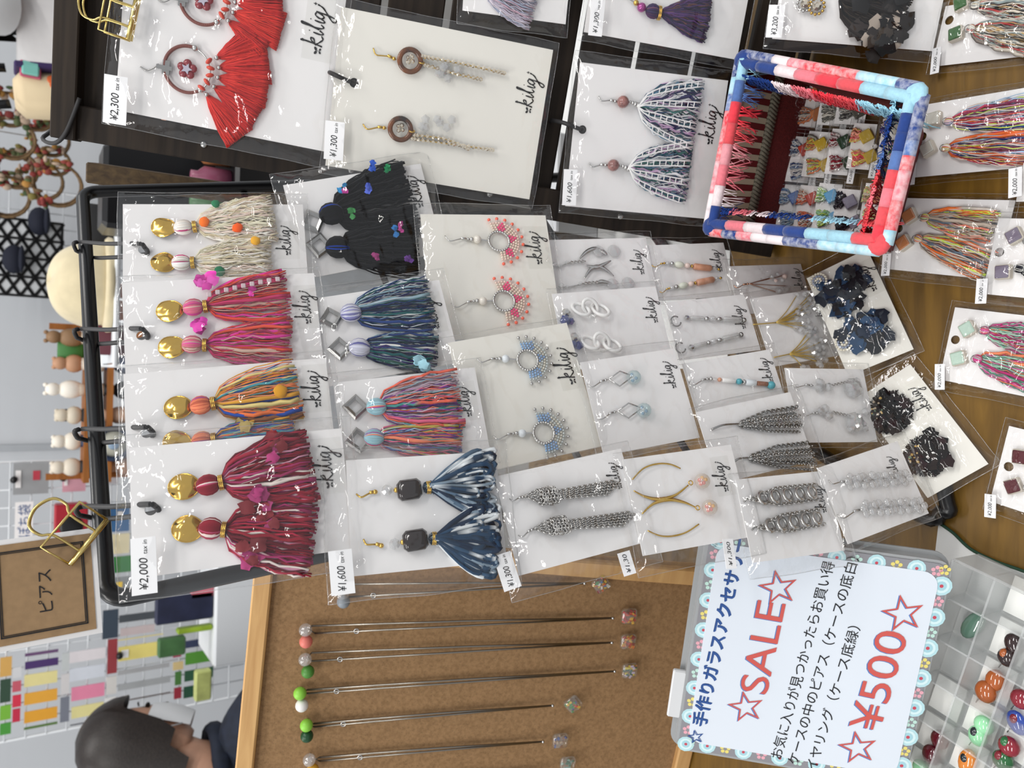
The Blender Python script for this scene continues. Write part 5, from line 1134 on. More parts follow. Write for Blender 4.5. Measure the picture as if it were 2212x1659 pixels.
for i in range(n_h): x = -LW/2*.93+LW*.93*i/(n_h-1); motif(x, LH*.955, i); motif(x, LH*.030, i+1, 1.15)
for i in range(n_v): y = LH*.06+LH*.88*i/(n_v-1); motif(-LW*.457, y, i); motif(LW*.457, y, i+1)
mb.build('pattern_motifs', PT, lid_o, False, kind='stuff')
# white sheet with printed text
c0 = [LS.loc(x, y) for x, y in ((1478,1622),(1560,1200),(2040,1195),(1920,1690))]
def inner(px, py): return LS.loc(px, py)
pw, ph = LW*.90, LH*.905
mb = MB(); pg = [(x, y) for x, y in rrect(pw, ph, .011, LH*.045)]; mb.prism(pg, -.0022, -.0016); mb.build('printed_sheet', mat('sheet_white', srgb('#dfe6ef'), .4), lid_o, False)
BLUE = mat('print_blue', srgb('#2f5596'), .5); REDP = mat('print_red', srgb('#cf5a52'), .5); LBL = mat('print_light_blue', srgb('#5b84c0'), .5)
def line(body, p0, p1, hpx, z=-.0013, col=INK, nm='sign_lettering', dx=0, dy=0):
    """text from pixel p0 (line start) to p1 (line end) on the sheet"""
    a, b = LS.loc(*p0), LS.loc(*p1); d = b-a; ang = math.atan2(d.y, d.x); mb = MB(); c = (a+b)/2
    put_text(mb, body, c.x+dx, c.y+dy, d.length, z, hgt=hpx*LS.k, rot=ang); return mb.build(nm, col, lid_o, False)
def two(body, p0, p1, hpx):
    line(body, p0, p1, hpx, -.00145, LBL, 'letter_shadow', -.0006, .0006); line(body, p0, p1, hpx, -.0012, REDP)
def starl(px, py, rpx, cA=REDP, cB=LBL):
    c = LS.loc(px, py); 
    for (m_, o_, z) in ((cB, -.0006, -.00145), (cA, 0, -.0012)):
        out = []; inn = []
        r_ = rpx*LS.k
        for i in range(10): a = math.pi/2+i*math.pi/5; q = r_ if i % 2 == 0 else r_*.40; out.append((c.x+o_+q*math.cos(a), c.y-o_+q*math.sin(a))); inn.append((c.x+o_+q*.78*math.cos(a), c.y-o_+q*.78*math.sin(a)))
        mb = MB(); mb.prism(out, z-.0001, z, hole=inn); mb.build('printed_star', m_, lid_o, False)
starl(1504,1594,18,BLUE,BLUE); line('手作りガラスアクセサリー', (1510,1570), (1600,1165), 33, col=BLUE); 
for q in ((.0004,.0004),(-.0004,.0004),(.0004,-.0004)): line('手作りガラスアクセサリー', (1510,1570), (1600,1165), 33, -.0014, col=BLUE, nm='letter_weight', dx=q[0], dy=q[1])
starl(1612,1530,40); two('SALE', (1628,1498), (1668,1302), 60); starl(1682,1272,42)
line('お気に入りが見つかったらお買い得', (1676,1640), (1792,1215), 27); line('ケースの中のピアス（ケースの底白）', (1712,1652), (1845,1205), 27); line('イヤリング（ケース底緑）', (1752,1665), (1848,1355), 27)
starl(1854,1618,42); two('¥500', (1868,1578), (1930,1366), 66); starl(1952,1328,44)
# ================================================================== background: grid panels and goods
GRID = mat('grid_white', srgb('#e4e7ea'), .4)
def grid_panel(x0, x1, z0, z1, y, label, pitch=.05, r=.0022):
    o = empty('wire_grid_panel', Matrix.Translation(((x0+x1)/2, y, z0))); tag(o, label, 'grid panel', 'white wire grid panels'); W, H = x1-x0, z1-z0
    mb = MB(); mb.tube([(-W/2,0,0),(W/2,0,0),(W/2,0,H),(-W/2,0,H)], r*2.0, 6, closed=True, up=(0,1,0)); mb.build('frame', GRID, o)
    mb = MB()
    for i in range(1, int(W/pitch)): mb.tube([(-W/2+i*pitch, 0, 0), (-W/2+i*pitch, 0, H)], r, 5)
    for i in range(1, int(H/pitch)): mb.tube([(-W/2, -.003, i*pitch), (W/2, -.003, i*pitch)], r, 5)
    mb.build('wires', GRID, o); return o
GY = 2.55
a = wallpt(0, 1588, GY); b = wallpt(470, 1000, GY)
grid_panel(a.x-.02, wallpt(300, 990, GY).x, .55, 1.75, GY, 'white wire grid panel hung with rows of paper packets')
a2 = wallpt(190, 632, 2.95); b2 = wallpt(190, 425, 2.95); grid_panel(a2.x, b2.x, 1.12, 1.85, 2.95, 'white wire grid panel holding the black lattice poster')
# paper packets (pixel rectangles on the grid plane): x0,x1,y0,y1,colour,words
pk = [(0,26,1418,1462,'#d8a85a','tan'),(0,24,1466,1518,'#2f4a38','bottle green'),(0,24,1522,1556,'#7ab83a','bright green'),(0,24,1560,1588,'#4a9a3a','leaf green'),
 (28,46,1440,1465,'#d8d8da','pale grey'),(27,46,1470,1495,'#c85a6a','rose red'),(27,46,1500,1528,'#d8304a','crimson'),(27,44,1530,1560,'#c82a48','cherry red'),
 (56,126,1402,1418,'#6a4a72','dull mauve'),(56,126,1420,1446,'#4a2f6a','deep purple'),(54,124,1448,1484,'#e8dc9a','pale yellow'),(54,124,1487,1523,'#e8a83a','amber'),(54,124,1526,1562,'#e6a430','golden orange'),(54,124,1563,1572,'#5a7a3a','olive'),
 (134,150,1410,1450,'#c8cccc','light grey'),(132,150,1455,1500,'#d8d4d4','off white'),(130,150,1505,1560,'#7a7e8a','slate grey'),
 (152,228,1398,1432,'#e6dfe2','blush white'),(152,226,1434,1472,'#d9dde6','ice blue'),(156,226,1474,1514,'#e88aa8','pink'),(156,224,1516,1552,'#e6dc9a','butter'),(154,224,1554,1566,'#4a4a52','dark grey'),
 (232,254,1380,1455,'#9a3a40','dark red'),(230,252,1460,1500,'#d8d4d0','stone white'),(226,250,1505,1550,'#e6e4e2','chalk white'),
 (222,256,1316,1380,'#3a4654','blue grey'),(260,352,1318,1345,'#4a4e54','graphite'),(262,334,1348,1374,'#c8b8b8','grey with red marks'),(258,352,1370,1382,'#e6d68a','primrose'),(258,356,1384,1428,'#ead97e','lemon'),
 (258,366,1432,1458,'#a8a8aa','mid grey'),(258,368,1460,1492,'#a4a6a8','ash grey'),(262,368,1496,1514,'#4a3428','chocolate'),(280,364,1516,1534,'#3f2c24','espresso'),
 (374,392,1382,1420,'#a83a5a','raspberry'),(374,396,1428,1448,'#d8c08a','sand'),(378,392,1450,1480,'#4a7a3a','moss green'),(376,392,1484,1510,'#9a2a3a','burgundy'),
 (402,462,1376,1400,'#3a4260','navy'),(402,462,1402,1436,'#5a9a3a','grass green'),(400,460,1440,1472,'#2f5a40','forest green'),(398,456,1474,1508,'#24503a','dark pine green'),
 (30,106,1000,1068,'#9a9c9e','striped grey'),(136,186,1000,1062,'#d8a0ae','dusty pink'),(216,256,1010,1046,'#b8b4b8','lilac grey'),(222,280,1090,1150,'#3a6a9a','steel blue'),(224,280,1152,1198,'#e8dcb4','cream'),(220,284,1200,1240,'#2f7a3a','shamrock green'),(218,280,1245,1290,'#8a8e90','concrete grey')]
for i, (x0, x1, y0, y1, col, wd) in enumerate(pk):
    A, B = wallpt(x0, y1, GY-.012), wallpt(x1, y0, GY-.012); W, H = abs(B.x-A.x)*1.03, abs(A.z-B.z)*1.03
    o = empty('paper_packet', Matrix.Translation(((A.x+B.x)/2, GY-.012, min(A.z, B.z)))); tag(o, wd+' paper packet hanging on the white grid panel', 'packet', 'paper packets on the grid panel')
    mb = MB(); mb.box((0, 0, H/2), (W, .004, H)); mb.build('packet_body', mat('packet_%d' % i, srgb(col), .5, noise_s=18, noise_a=.1), o, False)
    if W > .04 and H > .05:
        mb = MB(); mb.box((0, -.003, H*.86), (W*.55, .002, H*.15)); mb.build('hang_tab', WHITE, o, False)
        mb = MB(); mb.tube([(0, -.003, H*.97), (0, -.022, H*.99)], .009, 8); mb.build('peg', BLACKM, o)
        if i % 3 == 0: mb = MB(); mb.box((W*.1, -.003, H*.35), (W*.3, .002, H*.2)); mb.build('print_patch', mat('print_%d' % (i % 4), srgb(['#f0c83a','#e8e4e0','#b83a4a','#7ab0d8'][i % 4]), .5), o, False)
# small sign reading the goods' name
A, B = wallpt(31, 1167, GY-.02), wallpt(72, 1083, GY-.02); o = empty('goods_sign', Matrix.Translation(((A.x+B.x)/2, GY-.02, (A.z+B.z)/2))); tag(o, 'white paper sign with blue brush lettering on the grid panel', 'sign')
W, H = abs(B.x-A.x), abs(A.z-B.z); mb = MB(); mb.box((0,0,0), (W, .002, H)); mb.build('sign_paper', WHITE, o, False)
t = MB(); put_text(t, 'ぽち袋', 0, 0, W*.86, 0, hgt=H*.72); t.v = [(x, -.002, y) for x, y, z in t.v]; t.build('sign_lettering', mat('brush_blue', srgb('#4a6290'), .6), o, False)
# red box among the packets
A, B = wallpt(116, 1152, GY-.05), wallpt(190, 1085, GY-.05); mb = MB(); mb.box((0,0,0), (abs(B.x-A.x), .05, abs(A.z-B.z)), bev=.004); rb = mb.build('red_box', mat('box_red', srgb('#a81e2e'), .4), None, False, ((A.x+B.x)/2, GY-.05, (A.z+B.z)/2)); tag(rb, 'red box with a black round label on the grid panel', 'box'); 
mb = MB(); mb.ball((-.02, -.026, .0), (.03, .004, .03), 14, 8); mb.build('round_label', BLACKM, rb)
# lattice poster
A, B = wallpt(-20, 634, 2.93), wallpt(138, 485, 2.93); W, H = abs(B.x-A.x), abs(A.z-B.z); o = empty('lattice_poster', Matrix.Translation(((A.x+B.x)/2, 2.93, min(A.z, B.z)))); tag(o, 'white poster with a black diamond lattice pattern', 'poster')
mb = MB(); mb.box((0,0,H/2), (W, .003, H)); mb.build('poster_sheet', mat('poster_white', srgb('#cfd2d4'), .6), o, False)
mb = MB(); nx_, nz_ = 4, 5
for i in range(nx_+1): x = -W/2+W*i/nx_; mb.box((x, -.003, H/2), (.008, .002, H))
for i in range(nx_):
    for j in range(nz_):
        x0_, z0_ = -W/2+W*i/nx_, H*j/nz_; dx_, dz_ = W/nx_, H/nz_
        for s_ in ((0,0,1,1),(0,1,1,0)): mb.tube([(x0_+dx_*s_[0], -.003, z0_+dz_*s_[1]), (x0_+dx_*s_[2], -.003, z0_+dz_*s_[3])], .005, 4)
mb.box((0, -.003, H-.004), (W, .002, .008)); mb.box((0, -.003, .004), (W, .002, .008)); mb.build('lattice_print', BLACKM, o, False)
for (x, y, lb) in ((85,478,'dark navy cap hung at the top of the lattice poster'),(30,560,'black cap hung among the lattice poster')):
    c = wallpt(x, y, 2.9); mb = MB(); mb.ball((0,0,0), (.046,.035,.032), 12, 8); mb.ball((0,-.03,-.02), (.044,.035,.009), 12, 6); o = mb.build('cap', mat('cap_navy', srgb('#161a2a'), .8), None, True, c); tag(o, lb, 'cap', 'dark caps on the grid panel')
# beret on a white stand over a wire crate
c = wallpt(150, 612, 1.75); HATM = mat('cream_wool', srgb('#d9cba8'), .9, noise_s=30, noise_a=.12, bump=.3, sheen=.3)
ht = empty('cream_hat', Matrix.Translation(c-V((0,0,.06)))); tag(ht, 'cream wool beret displayed on a white wire crate', 'hat')
mb = MB(); vs = []; N, M_ = 32, 14
for j in range(M_+1):
    for i in range(N):
        a = 2*math.pi*i/N; t_ = j/M_; ph = t_*math.pi*.55; rr_ = .088*math.sin(ph)**.8; z = .095*math.cos(ph) if t_ < .95 else -.005
        vs.append((rr_*math.cos(a)*(1+.03*math.sin(3*a)), rr_*math.sin(a)*.95, z+.004*math.sin(2*a+t_*4)))
mb.add(vs, [(j*N+i, (j+1)*N+i, (j+1)*N+(i+1) % N, j*N+(i+1) % N) for j in range(M_) for i in range(N)]); mb.build('crown', HATM, ht)
mb = MB(); mb.tube([(.090*math.cos(i*.2618), .086*math.sin(i*.2618), -.006) for i in range(24)], .011, 8, closed=True, flat=.9); mb.build('brim', HATM, ht)
cc = c+V((.01, .03, -.155)); cr = empty('wire_crate', Matrix.Translation(cc-V((0,0,.10)))); tag(cr, 'white wire crate under the cream beret', 'crate')
mb = MB(); 
for z in (0, .09, .18):
    mb.tube([(-.17,-.12,z),(.17,-.12,z),(.17,.12,z),(-.17,.12,z)], .005, 6, closed=True)
for i in range(9):
    for s_ in (-.12, .12): mb.tube([(-.17+.0425*i, s_, 0), (-.17+.0425*i, s_, .18)], .0028, 5)
mb.build('wires', GRID, cr)
mb = MB(); mb.box((0, 0, .178), (.33, .23, .008)); mb.build('shelf_board', mat('shelf_white', srgb('#d4d8dc'), .5), cr, False)
mb = MB(); mb.tube([cc*0, (0,0,.07)], [.05,.035], 16); hs = mb.build('hat_stand', mat('shelf_white'), None, True, (c.x, c.y+.0, cc.z+.084)); tag(hs, 'plain white stand holding up the cream beret', 'stand')
for (x, y, sx, col, lb) in ((230,652,.075,'#a85a2a','orange brown pouch in the wire crate'),(225,500,.10,'#121214','black pouch in the wire crate'),(245,735,.06,'#5a2a34','wine coloured pouch in the wire crate')):
    q = wallpt(x, y, 1.74); mb = MB(); mb.box((0,0,0), (sx, .04, .07), bev=.006); o = mb.build('pouch', mat('pouch_'+col[1:], srgb(col), .7), None, True, q); tag(o, lb, 'pouch')
c = wallpt(222, 420, 1.5); mb = MB(); mb.box((0,0,c.z/2), (.15, .10, c.z), bev=.008); o = mb.build('black_bin', BLACKM, None, False, (c.x+.02, 1.55, 0)); tag(o, 'tall black bin standing behind the wooden post', 'bin')
zb = cc.z-.106; mb = MB(); mb.box((0,0,zb/2), (.40,.28,zb), bev=.006); o = mb.build('white_plinth', mat('shelf_white'), None, False, (cc.x, cc.y, 0)); tag(o, 'white plinth carrying the wire crate and beret', 'plinth')
# floral hoops hanging behind the rack
LEAFM = mat('floral', attr=True, rough=.7); RATT = mat('rattan', srgb('#7a5f3e'), .7, noise_s=120, noise_a=.4)
FL = pal('#7a2c28','#9a443a','#a87a3a','#6a2622','#3f5230','#56603a','#6a5236','#b09a86','#7a7038')
hp = [(25,300,44,'twig hoop with red and orange flowers'),(35,350,40,'twig hoop with yellow and red flowers'),(12,395,44,'rattan hoop trimmed with small red leaves'),(118,245,36,'double wire hoop trimmed with moss'),(100,330,40,'mossy wreath hoop with green leaves'),(125,400,46,'rattan hoop trimmed with red berries at the bottom'),(20,215,36,'beaded flower hoop with green and red petals'),(85,210,30,'straw hoop with dry golden grass'),(130,300,28,'small twig hoop with white and red berries')]
for (x, y, r_, lb) in hp:
    c = wallpt(x, y, 2.35); c.y += .09*(hp.index((x, y, r_, lb))%5); c = CAM+(c-CAM)*1.0; k = (c-CAM).dot(FWD)/FPX; o = empty('floral_hoop', Matrix.Translation(c-V((0,0,r_*k)))); tag(o, lb+' hanging behind the slatted rack', 'hoop', 'floral hoops behind the rack'); RX = Matrix.Rotation(R(90), 3, 'X')
    mb = MB(); mb.ring((0,0,r_*k), r_*k, .0042, RX, 22, 6); mb.ring((.004,.006,r_*k), r_*k*.94, .003, RX, 22, 5); mb.build('hoop', RATT, o)
    mb = MB()
    for i in range(44):
        a = R(rnd(-40, 160)); q = V((math.cos(a)*r_*k*rnd(.8, 1.25), rnd(-.02, .01), r_*k+math.sin(a)*r_*k*rnd(.8, 1.25))); mb.ball(q, (rnd(.004, .012), rnd(.004, .008), rnd(.004, .012)), 7, 5, jit(random.choice(FL), .2))
    mb.build('flowers', LEAFM, o, kind='stuff')
    mb = MB(); mb.tube([(0,0,2*r_*k),(0,0,2*r_*k+.25)], .0012, 5); mb.build('hanging_thread', RATT, o)
# small goods behind the gap between post and rack, on a dark cabinet
jz = wallpt(420, 362, 1.35).z; mb = MB(); q0 = wallpt(340, 350, 1.35); mb.box((0, 0, (jz-.05)/2), (.22, .16, jz-.05), bev=.006); o = mb.build('dark_cabinet', BLACKM, None, False, (q0.x, 1.36, 0)); tag(o, 'dark cabinet seen between slatted rack and wooden post', 'cabinet')
for (x, y, col, lb, dx) in ((300,326,'#3f6a3f','green bottle in the gap between rack and post',-.06),(330,338,'#8a4a62','pink tin in the gap between rack and post',-.02),(360,350,'#a06a3f','orange jar in the gap between rack and post',.02),(400,362,'#4a2a40','plum coloured jar in the gap between rack and post',.06)):
    mb = MB(); mb.tube([(0,0,0),(0,0,.04),(0,0,.05),(0,0,.06)], [.018,.018,.009,.009], 12); o = mb.build('small_jar', mat('jar_'+col[1:], srgb(col), .3), None, True, (q0.x+dx, 1.32, jz-.049)); tag(o, lb, 'jar')
# wooden shelf with ornaments, middle distance
SHW = wood('shelf_wood', srgb('#8a5426'), srgb('#a86a34'), 5, (2, 14, 14)); sc_ = wallpt(205, 870, 2.3); sh = empty('ornament_shelf', Matrix.Translation(V((sc_.x, 2.3, .0)))); tag(sh, 'narrow orange wood shelf crowded with small ornaments', 'shelf')
zs = [wallpt(x, 870, 2.3).z for x in (182, 230, 290)]
for z in zs: mb = MB(); mb.box((0, .05, z-.008), (.42, .12, .014)); mb.build('shelf_board', SHW, sh, False)
for sx in (-.20, .20): mb = MB(); mb.box((sx, .08, zs[0]/2+.03), (.016, .02, zs[0]+.1)); mb.build('upright', SHW, sh, False)
on = ['beige','black','tan','ivory','slate blue','brown','stone','jet','blush','white']; oc = ['#d8cdbc','#2a2c30','#b88a6a','#e6ded0','#3a4a6a','#8a6a4a','#cfc4b0','#1f2226','#d8b49a','#efe8dc']
for lv, z in enumerate(zs):
    for i in range(6):
        x = -.17+.068*i; h_ = rnd(.05, .09); q = MB(); q.ball((0,0,h_*.35), (.024,.022,h_*.36), 12, 8); q.ball((0,-.002,h_*.82), (.017,.016,.018), 10, 8); q.ball((-.011,0,h_*1.02), .006, 7, 5); q.ball((.011,0,h_*1.02), .006, 7, 5)
        o = q.build('ornament', mat('ornament_%d' % ((i*3+lv) % 10), srgb(oc[(i*3+lv) % 10]), .5), None, True, (sc_.x+x, 2.325, z+.0005)); tag(o, '%s round-eared ornament on the %s board of the orange wood shelf' % (on[(i*3+lv) % 10], ('top','middle','bottom')[lv]), 'ornament', 'ornaments on the wood shelf')
c = wallpt(255, 958, 2.292); c.z = zs[2]+.0005+33*(c-CAM).dot(FWD)/FPX+.007; pt = empty('round_plate', Matrix.Translation(c)); tag(pt, 'round cream plate with dark blue rim behind the stand', 'plate'); r_ = 33*(c-CAM).dot(FWD)/FPX
mb = MB(); mb.tube([(0,.006,0),(0,-.004,0)], [r_*.95, r_], 24, up=(0,0,1)); mb.build('plate_body', mat('plate_cream', srgb('#d6d4c4'), .4), pt); mb = MB(); mb.ring((0,-.005,0), r_, .007, Matrix.Rotation(R(90), 3, 'X'), 28, 6); mb.build('rim', mat('plate_navy', srgb('#22304a'), .4), pt); mb = MB(); mb.ball((-.004,-.008,0), (.012,.003,.014), 8, 6); mb.build('motif', mat('plate_blue', srgb('#8aa0b8'), .4), pt)
c = wallpt(222, 760, 2.34); c = V((c.x, 2.35, zs[0]+.031)); mb = MB(); mb.box((0,0,0), (.07,.05,.06), bev=.004); o = mb.build('green_box', mat('box_green', srgb('#3f7a3a'), .5), None, True, c); tag(o, 'small green box above the orange wood shelf', 'box')
# white counter behind with green flyers
c = wallpt(505, 1400, 2.15); ct = empty('white_counter', Matrix.Translation((-.56, 2.40, 0))); tag(ct, 'white cloth covered counter below the grid panel', 'counter')
zc = wallpt(488, 1400, 2.15).z; mb = MB(); mb.box((0, 0, zc/2), (.54, .22, zc), bev=.006); mb.build('cloth_cover', mat('counter_white', srgb('#e6e9ec'), .7), ct, False)
for (x0, x1, y0, y1, col, lb) in ((365,488,1270,1345,'#2a2f4a','navy and white patterned pouch on the counter'),(402,478,1344,1366,'#a8c83a','lime green box on the counter'),(340,400,1372,1420,'#4f7a4a','green leaflet leaning on the counter'),(440,476,1440,1510,'#d8e08a','pale yellow green leaflet on the counter'),(440,490,1255,1290,'#e87a8a','pink pouch on the counter')):
    A, B = wallpt(x0, y1, 2.32), wallpt(x1, y0, 2.32); mb = MB(); mb.box((0,0,0), (abs(B.x-A.x), .03, abs(A.z-B.z)), bev=.004); o = mb.build('boxed_goods', mat('goods_'+col[1:], srgb(col), .5, noise_s=25, noise_a=.3), None, False, ((A.x+B.x)/2, 2.32, max((A.z+B.z)/2, zc+abs(A.z-B.z)/2+.001))); tag(o, lb, 'goods')
# ================================================================== people
SKIN = mat('skin', srgb('#c99a80'), .5, noise_s=60, noise_a=.06); HAIR = mat('hair_black', srgb('#1d1816'), .45, noise_s=200, noise_a=.4, bump=.4); HAIRB = mat('hair_brown', srgb('#2a221e'), .42, noise_s=200, noise_a=.4, bump=.4); MASK = mat('face_mask', srgb('#e2e4e6'), .7); NAVY = mat('navy_jacket', srgb('#1a2233'), .8, noise_s=40, noise_a=.4); WTOP = mat('white_top', srgb('#d8d6d6'), .85, noise_s=30, noise_a=.06)
def skinned(name, joints, edges, material, parent, lv=2):
    me = bpy.data.meshes.new(name); me.from_pydata([j[:3] for j in joints], edges, []); me.materials.append(material)
    o = bpy.data.objects.new(name, me); COL.objects.link(o); o.parent = parent
    md = o.modifiers.new('skin', 'SKIN'); 
    
    for i, sv in enumerate(me.skin_vertices[0].data):
        r_ = joints[i][3]; sv.radius = r_ if isinstance(r_, tuple) else (r_, r_); sv.use_root = (i == 0)
    md.use_smooth_shade = True
    sb = o.modifiers.new('sub', 'SUBSURF'); sb.levels = lv; sb.render_levels = lv; return o
def headmesh(scale=1.0, nose=True):
    """head facing -Y, chin at z=0, crown at z=.235"""
    mb = MB(); N, M_ = 28, 20; vs = []
    for j in range(M_+1):
        t_ = j/M_; z = .235*t_; wx = .076*math.sin(math.pi*min(1, .18+t_*.82))**.55 if t_ < .98 else .01
        wy = .098*math.sin(math.pi*min(1, .14+t_*.86))**.5 if t_ < .98 else .012
        for i in range(N):
            a = 2*math.pi*i/N; x, y = wx*math.cos(a), wy*math.sin(a)
            if y < 0: y *= .92; y += .012*(1-t_)
            else: y *= 1.0 if t_ > .35 else .55+1.28*t_
            if nose and abs(x) < .014 and y < 0 and .36 < t_ < .56: y -= .022*(1-abs(x)/.014)*math.sin((t_-.36)/.2*math.pi)**.7
            vs.append((x, y+.01, z))
    fs = [(j*N+i, j*N+(i+1) % N, (j+1)*N+(i+1) % N, (j+1)*N+i) for j in range(M_) for i in range(N)] + [tuple(range(N-1, -1, -1)), tuple(M_*N+i for i in range(N))]
    mb.add(vs, fs)
    for sx in (-1, 1): mb.ball((sx*.078, .018, .115), (.010, .019, .031), 10, 8)
    mb.tube([(0, .03, .03), (0, .035, -.02), (0, .04, -.09)], [.055, .052, .06], 14)
    return mb
def bow(mb, ang, Hz):
    M = Matrix.Translation((0, 0, Hz)) @ Matrix.Rotation(R(ang), 4, 'X'); mb.v = [tuple(M @ V(v)) for v in mb.v]
def face_bits(o):
    for sx in (-1, 1):
        mb = MB(); mb.ball((sx*.032, -.068, .125), (.014, .006, .006), 10, 6); mb.build('eye', BLACKM, o); mb = MB(); mb.ribbon([(sx*.018, -.072, .146), (sx*.034, -.070, .149), (sx*.05, -.060, .146)], .006, .6); mb.build('eyebrow', HAIR, o)
def maskmesh():
    mb = MB(); vs = []
    for j in range(7):
        for i in range(13):
            a = R(-75+150*i/12); z = .012+.10*j/6; r_ = .092+.014*math.cos(a*1.1)*math.sin((j+1)/8*math.pi)
            vs.append((math.sin(a)*r_*.88, -math.cos(a)*r_*1.02+.014, z))
    mb.add(vs, [(j*13+i, j*13+i+1, (j+1)*13+i+1, (j+1)*13+i) for j in range(6) for i in range(12)])
    for sx in (-1, 1):
        for z in (.03, .105): mb.tube([(sx*.078, -.012, z), (sx*.086, .018, .085+.3*(z-.06)), (sx*.084, .034, .115)], .0018, 5)
    return mb
def hairmesh(low=.06, back=.03, fringe=.175, puff=1.0):
    mb = MB(); N, M_ = 36, 16; vs = []
    for j in range(M_+1):
        for i in range(N):
            a = 2*math.pi*i/N; x0_, y0_ = math.cos(a), math.sin(a); fr = fringe if y0_ < -.35 else (low + (fringe-low)*max(0, min(1, (-.1-y0_)/.25)) if y0_ < -.05 else (low if y0_ < .35 else back))
            z = fr + (.252-fr)*j/M_; t_ = min(1, z/.252); w_ = math.sqrt(max(0, 1-max(0, (z-.13)/.124)**2.3)); rx, ry = .090*puff*w_, .112*puff*w_
            k = 1+.012*math.sin(17*a+3*j*.3); vs.append((x0_*rx*k, y0_*ry*k+.012, z))
    mb.add(vs, [(j*N+i, j*N+(i+1) % N, (j+1)*N+(i+1) % N, (j+1)*N+i) for j in range(M_) for i in range(N)] + [tuple(M_*N+i for i in range(N))]); return mb
# person in the navy jacket, behind the cork board, turned away to the right
hc = wallpt(288, 1640, 2.02); pr = empty('person', Matrix.Translation((hc.x, hc.y, 0))); pr.rotation_euler.z = R(142); tag(pr, 'person in a navy jacket and white mask behind the cork board', 'person')
Hz = hc.z-.125
js = [(0,.03,Hz-.62,(.15,.11)),(0,.03,Hz-.40,(.17,.12)),(0,.035,Hz-.17,(.18,.11)),(0,.04,Hz-.03,(.082,.08)),(.19,.04,Hz-.13,.075),(-.19,.04,Hz-.13,.075),(.22,.0,Hz-.45,.055),(-.22,.0,Hz-.45,.055),(.18,-.20,Hz-.58,.045),(-.18,-.20,Hz-.58,.045),(.09,.03,Hz-.75,.085),(-.09,.03,Hz-.75,.085),(.09,.02,.42,.06),(-.09,.02,.42,.06),(.09,.04,.06,.045),(-.09,.04,.06,.045)]
ed_ = [(0,1),(1,2),(2,3),(2,4),(2,5),(4,6),(5,7),(6,8),(7,9),(0,10),(0,11),(10,12),(11,13),(12,14),(13,15)]
hb = headmesh(); bow(hb, 24, Hz); hd = hb.build('body', SKIN, pr)
for ch_ in ('face',): face_bits_parent = empty('face', None, hd); face_bits_parent.location = (0,0,Hz); face_bits_parent.rotation_euler.x = R(24); face_bits(face_bits_parent)
skinned('jacket', js, ed_, NAVY, pr)
q = hairmesh(low=.04, back=-.01); bow(q, 24, Hz); q.build('hair', HAIRB, pr); q = maskmesh(); bow(q, 24, Hz); q.build('face_mask', MASK, pr)
mb = MB(); mb.tube([(.072*math.cos(i*.5236), .038+.066*math.sin(i*.5236), Hz-.055) for i in range(12)], .014, 8, closed=True, flat=1.6); mb.build('collar', NAVY, pr)
# person in the white top, behind the slatted rack
hc = wallpt(6, 0, 2.2); pr = empty('person', Matrix.Translation((hc.x+.0, hc.y, 0))); pr.rotation_euler.z = R(-30); tag(pr, 'person in a white long-sleeved top and mask behind the slatted rack', 'person')
Hz = hc.z
js = [(0,.03,Hz-.60,(.15,.11)),(0,.03,Hz-.38,(.16,.10)),(0,.035,Hz-.14,(.18,.09)),(0,.04,Hz-.03,(.062,.06)),(.18,.04,Hz-.09,.072),(-.18,.04,Hz-.09,.072),(.21,.02,Hz-.40,.055),(-.21,.0,Hz-.38,.060),(.17,-.16,Hz-.53,.045),(-.17,-.20,Hz-.36,.046),(.09,.03,Hz-.76,.10),(-.09,.03,Hz-.76,.10),(.09,.02,.42,.07),(-.09,.02,.42,.07),(.09,.04,.06,.05),(-.09,.04,.06,.05)]
hb = headmesh(); bow(hb, 34, Hz)
def hand(mb, c, d, s, n, k=1.0):   # palm, four bent fingers and a thumb
    c, d, s, n = V(c), V(d).normalized(), V(s).normalized(), V(n).normalized()
    mb.tube([c-d*.05*k, c-d*.02*k, c+d*.03*k, c+d*.075*k], [.024*k, .026*k, .036*k, .034*k], 10, flat=.5, up=n)
    for i, (o_, l_) in enumerate(((-.027,.062),(-.009,.074),(.009,.078),(.026,.070))):
        a = c+d*.068*k+s*o_*k; mb.tube([a, a+d*l_*.4*k-n*.006*k, a+d*l_*.75*k-n*.022*k, a+d*l_*.85*k-n*.042*k], [.0095*k,.009*k,.008*k,.006*k], 7)
    a = c+d*.01*k+s*-.03*k; mb.tube([a, a+d*.03*k-s*.022*k-n*.01*k, a+d*.058*k-s*.028*k-n*.024*k], [.011*k,.010*k,.007*k], 7)
for sg, el, wr in ((-1, (-.21,.0,Hz-.38), (-.155,-.24,Hz-.345)), (1, (.21,.02,Hz-.40), (.165,-.20,Hz-.565))): hb.tube([(0,.035,Hz-.05), (sg*.15,.04,Hz-.13), el, wr], [.05,.045,.038,.026], 8)
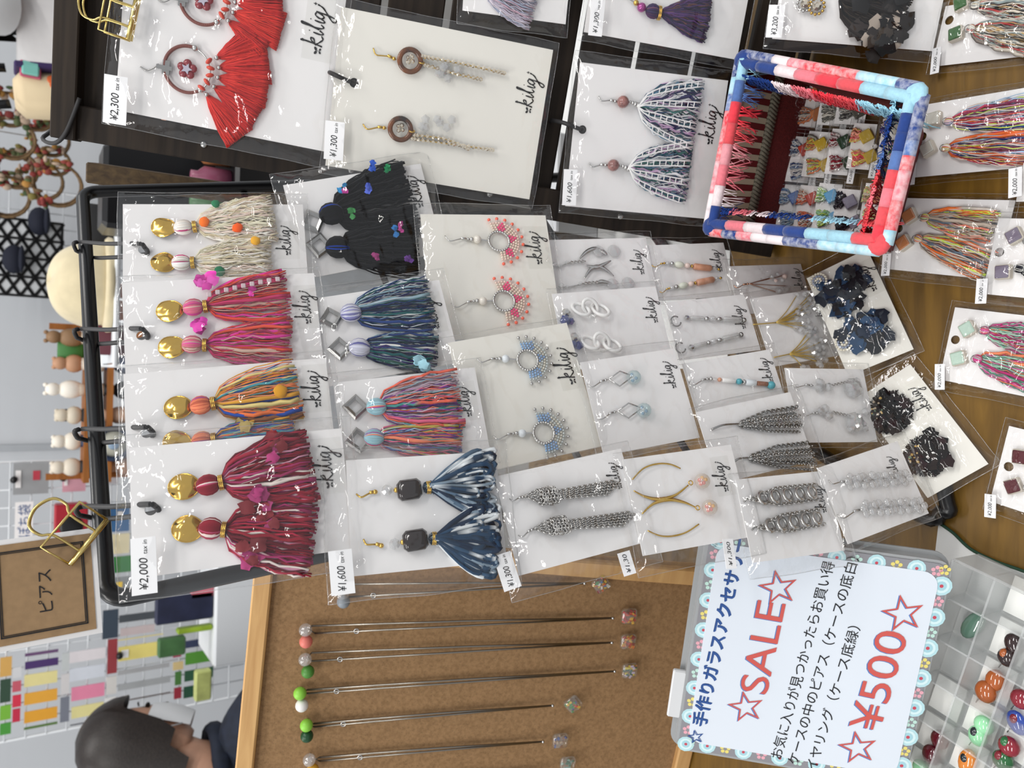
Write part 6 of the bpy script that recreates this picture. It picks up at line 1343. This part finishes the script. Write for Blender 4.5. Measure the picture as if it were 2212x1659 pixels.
hand(hb, (-.15,-.28,Hz-.34), (.1,-1,.12), (1,0,0), (0,.1,1)); hand(hb, (.16,-.24,Hz-.57), (-.1,-1,-.1), (-1,0,0), (0,.1,1)); hd = hb.build('body', SKIN, pr)
fp = empty('face', None, hd); fp.location = (0,0,Hz); fp.rotation_euler.x = R(34); face_bits(fp)
skinned('white_top', js[:10], [e_ for e_ in ed_ if max(e_) < 10], WTOP, pr); skinned('trousers', [js[0]]+js[10:], [(0,1),(0,2),(1,3),(2,4),(3,5),(4,6)], HAIR, pr)
q = hairmesh(low=-.06, back=-.14, fringe=.19, puff=1.04); bow(q, 34, Hz); q.build('hair', HAIR, pr); q = maskmesh(); bow(q, 34, Hz); q.build('face_mask', MASK, pr)
# shoulder tote carried by the person
c = wallpt(122, 192, 1.98); tg = empty('tote_bag', Matrix.Translation(c-V((0,0,.13)))); tag(tg, 'cream tote bag with orange flower print carried by the person in white', 'bag'); tg.rotation_euler.y = R(-8)
mb = MB(); mb.box((0,0,.10), (.085,.10,.22), bev=.018); mb.build('bag_body', mat('tote_cream', srgb('#dcc8a4'), .8, noise_s=12, noise_a=.06), tg)
mb = MB()
for (x, z) in ((.018,.13),(.026,.085),(.0,.05)):
    for i in range(5): mb.ball((x+.010*math.cos(i*1.2566), -.051, z+.010*math.sin(i*1.2566)), (.009,.002,.009), 8, 6)
mb.build('flower_print', mat('print_orange', srgb('#d0622f'), .7), tg)
mb = MB(); mb.ribbon(smoothpath([(-.03,-.03,.22),(-.035,-.04,.30),(.03,-.03,.33),(.045,-.03,.22)]), .02, .15, up=(0,1,0)); mb.build('strap', BLACKM, tg)
mb = MB(); mb.box((.046,-.03,.11), (.012,.07,.19), bev=.003); mb.build('purple_panel', mat('strap_purple', srgb('#3a2a58'), .8), tg, False)
c = wallpt(66, 148, 1.92); mb = MB(); mb.box((0,0,0), (.028,.010,.032), bev=.003); o = mb.build('gem_charm', mat('gem_teal', srgb('#7ac0b4'), .1, coat=.6), None, False, c); tag(o, 'square teal gem charm with pink edge by the tote bag', 'charm')
mb = MB(); mb.box((0,.007,0), (.034,.006,.038), bev=.002); mb.build('pink_edge', mat('edge_pink', srgb('#c85a78'), .5), o, False)
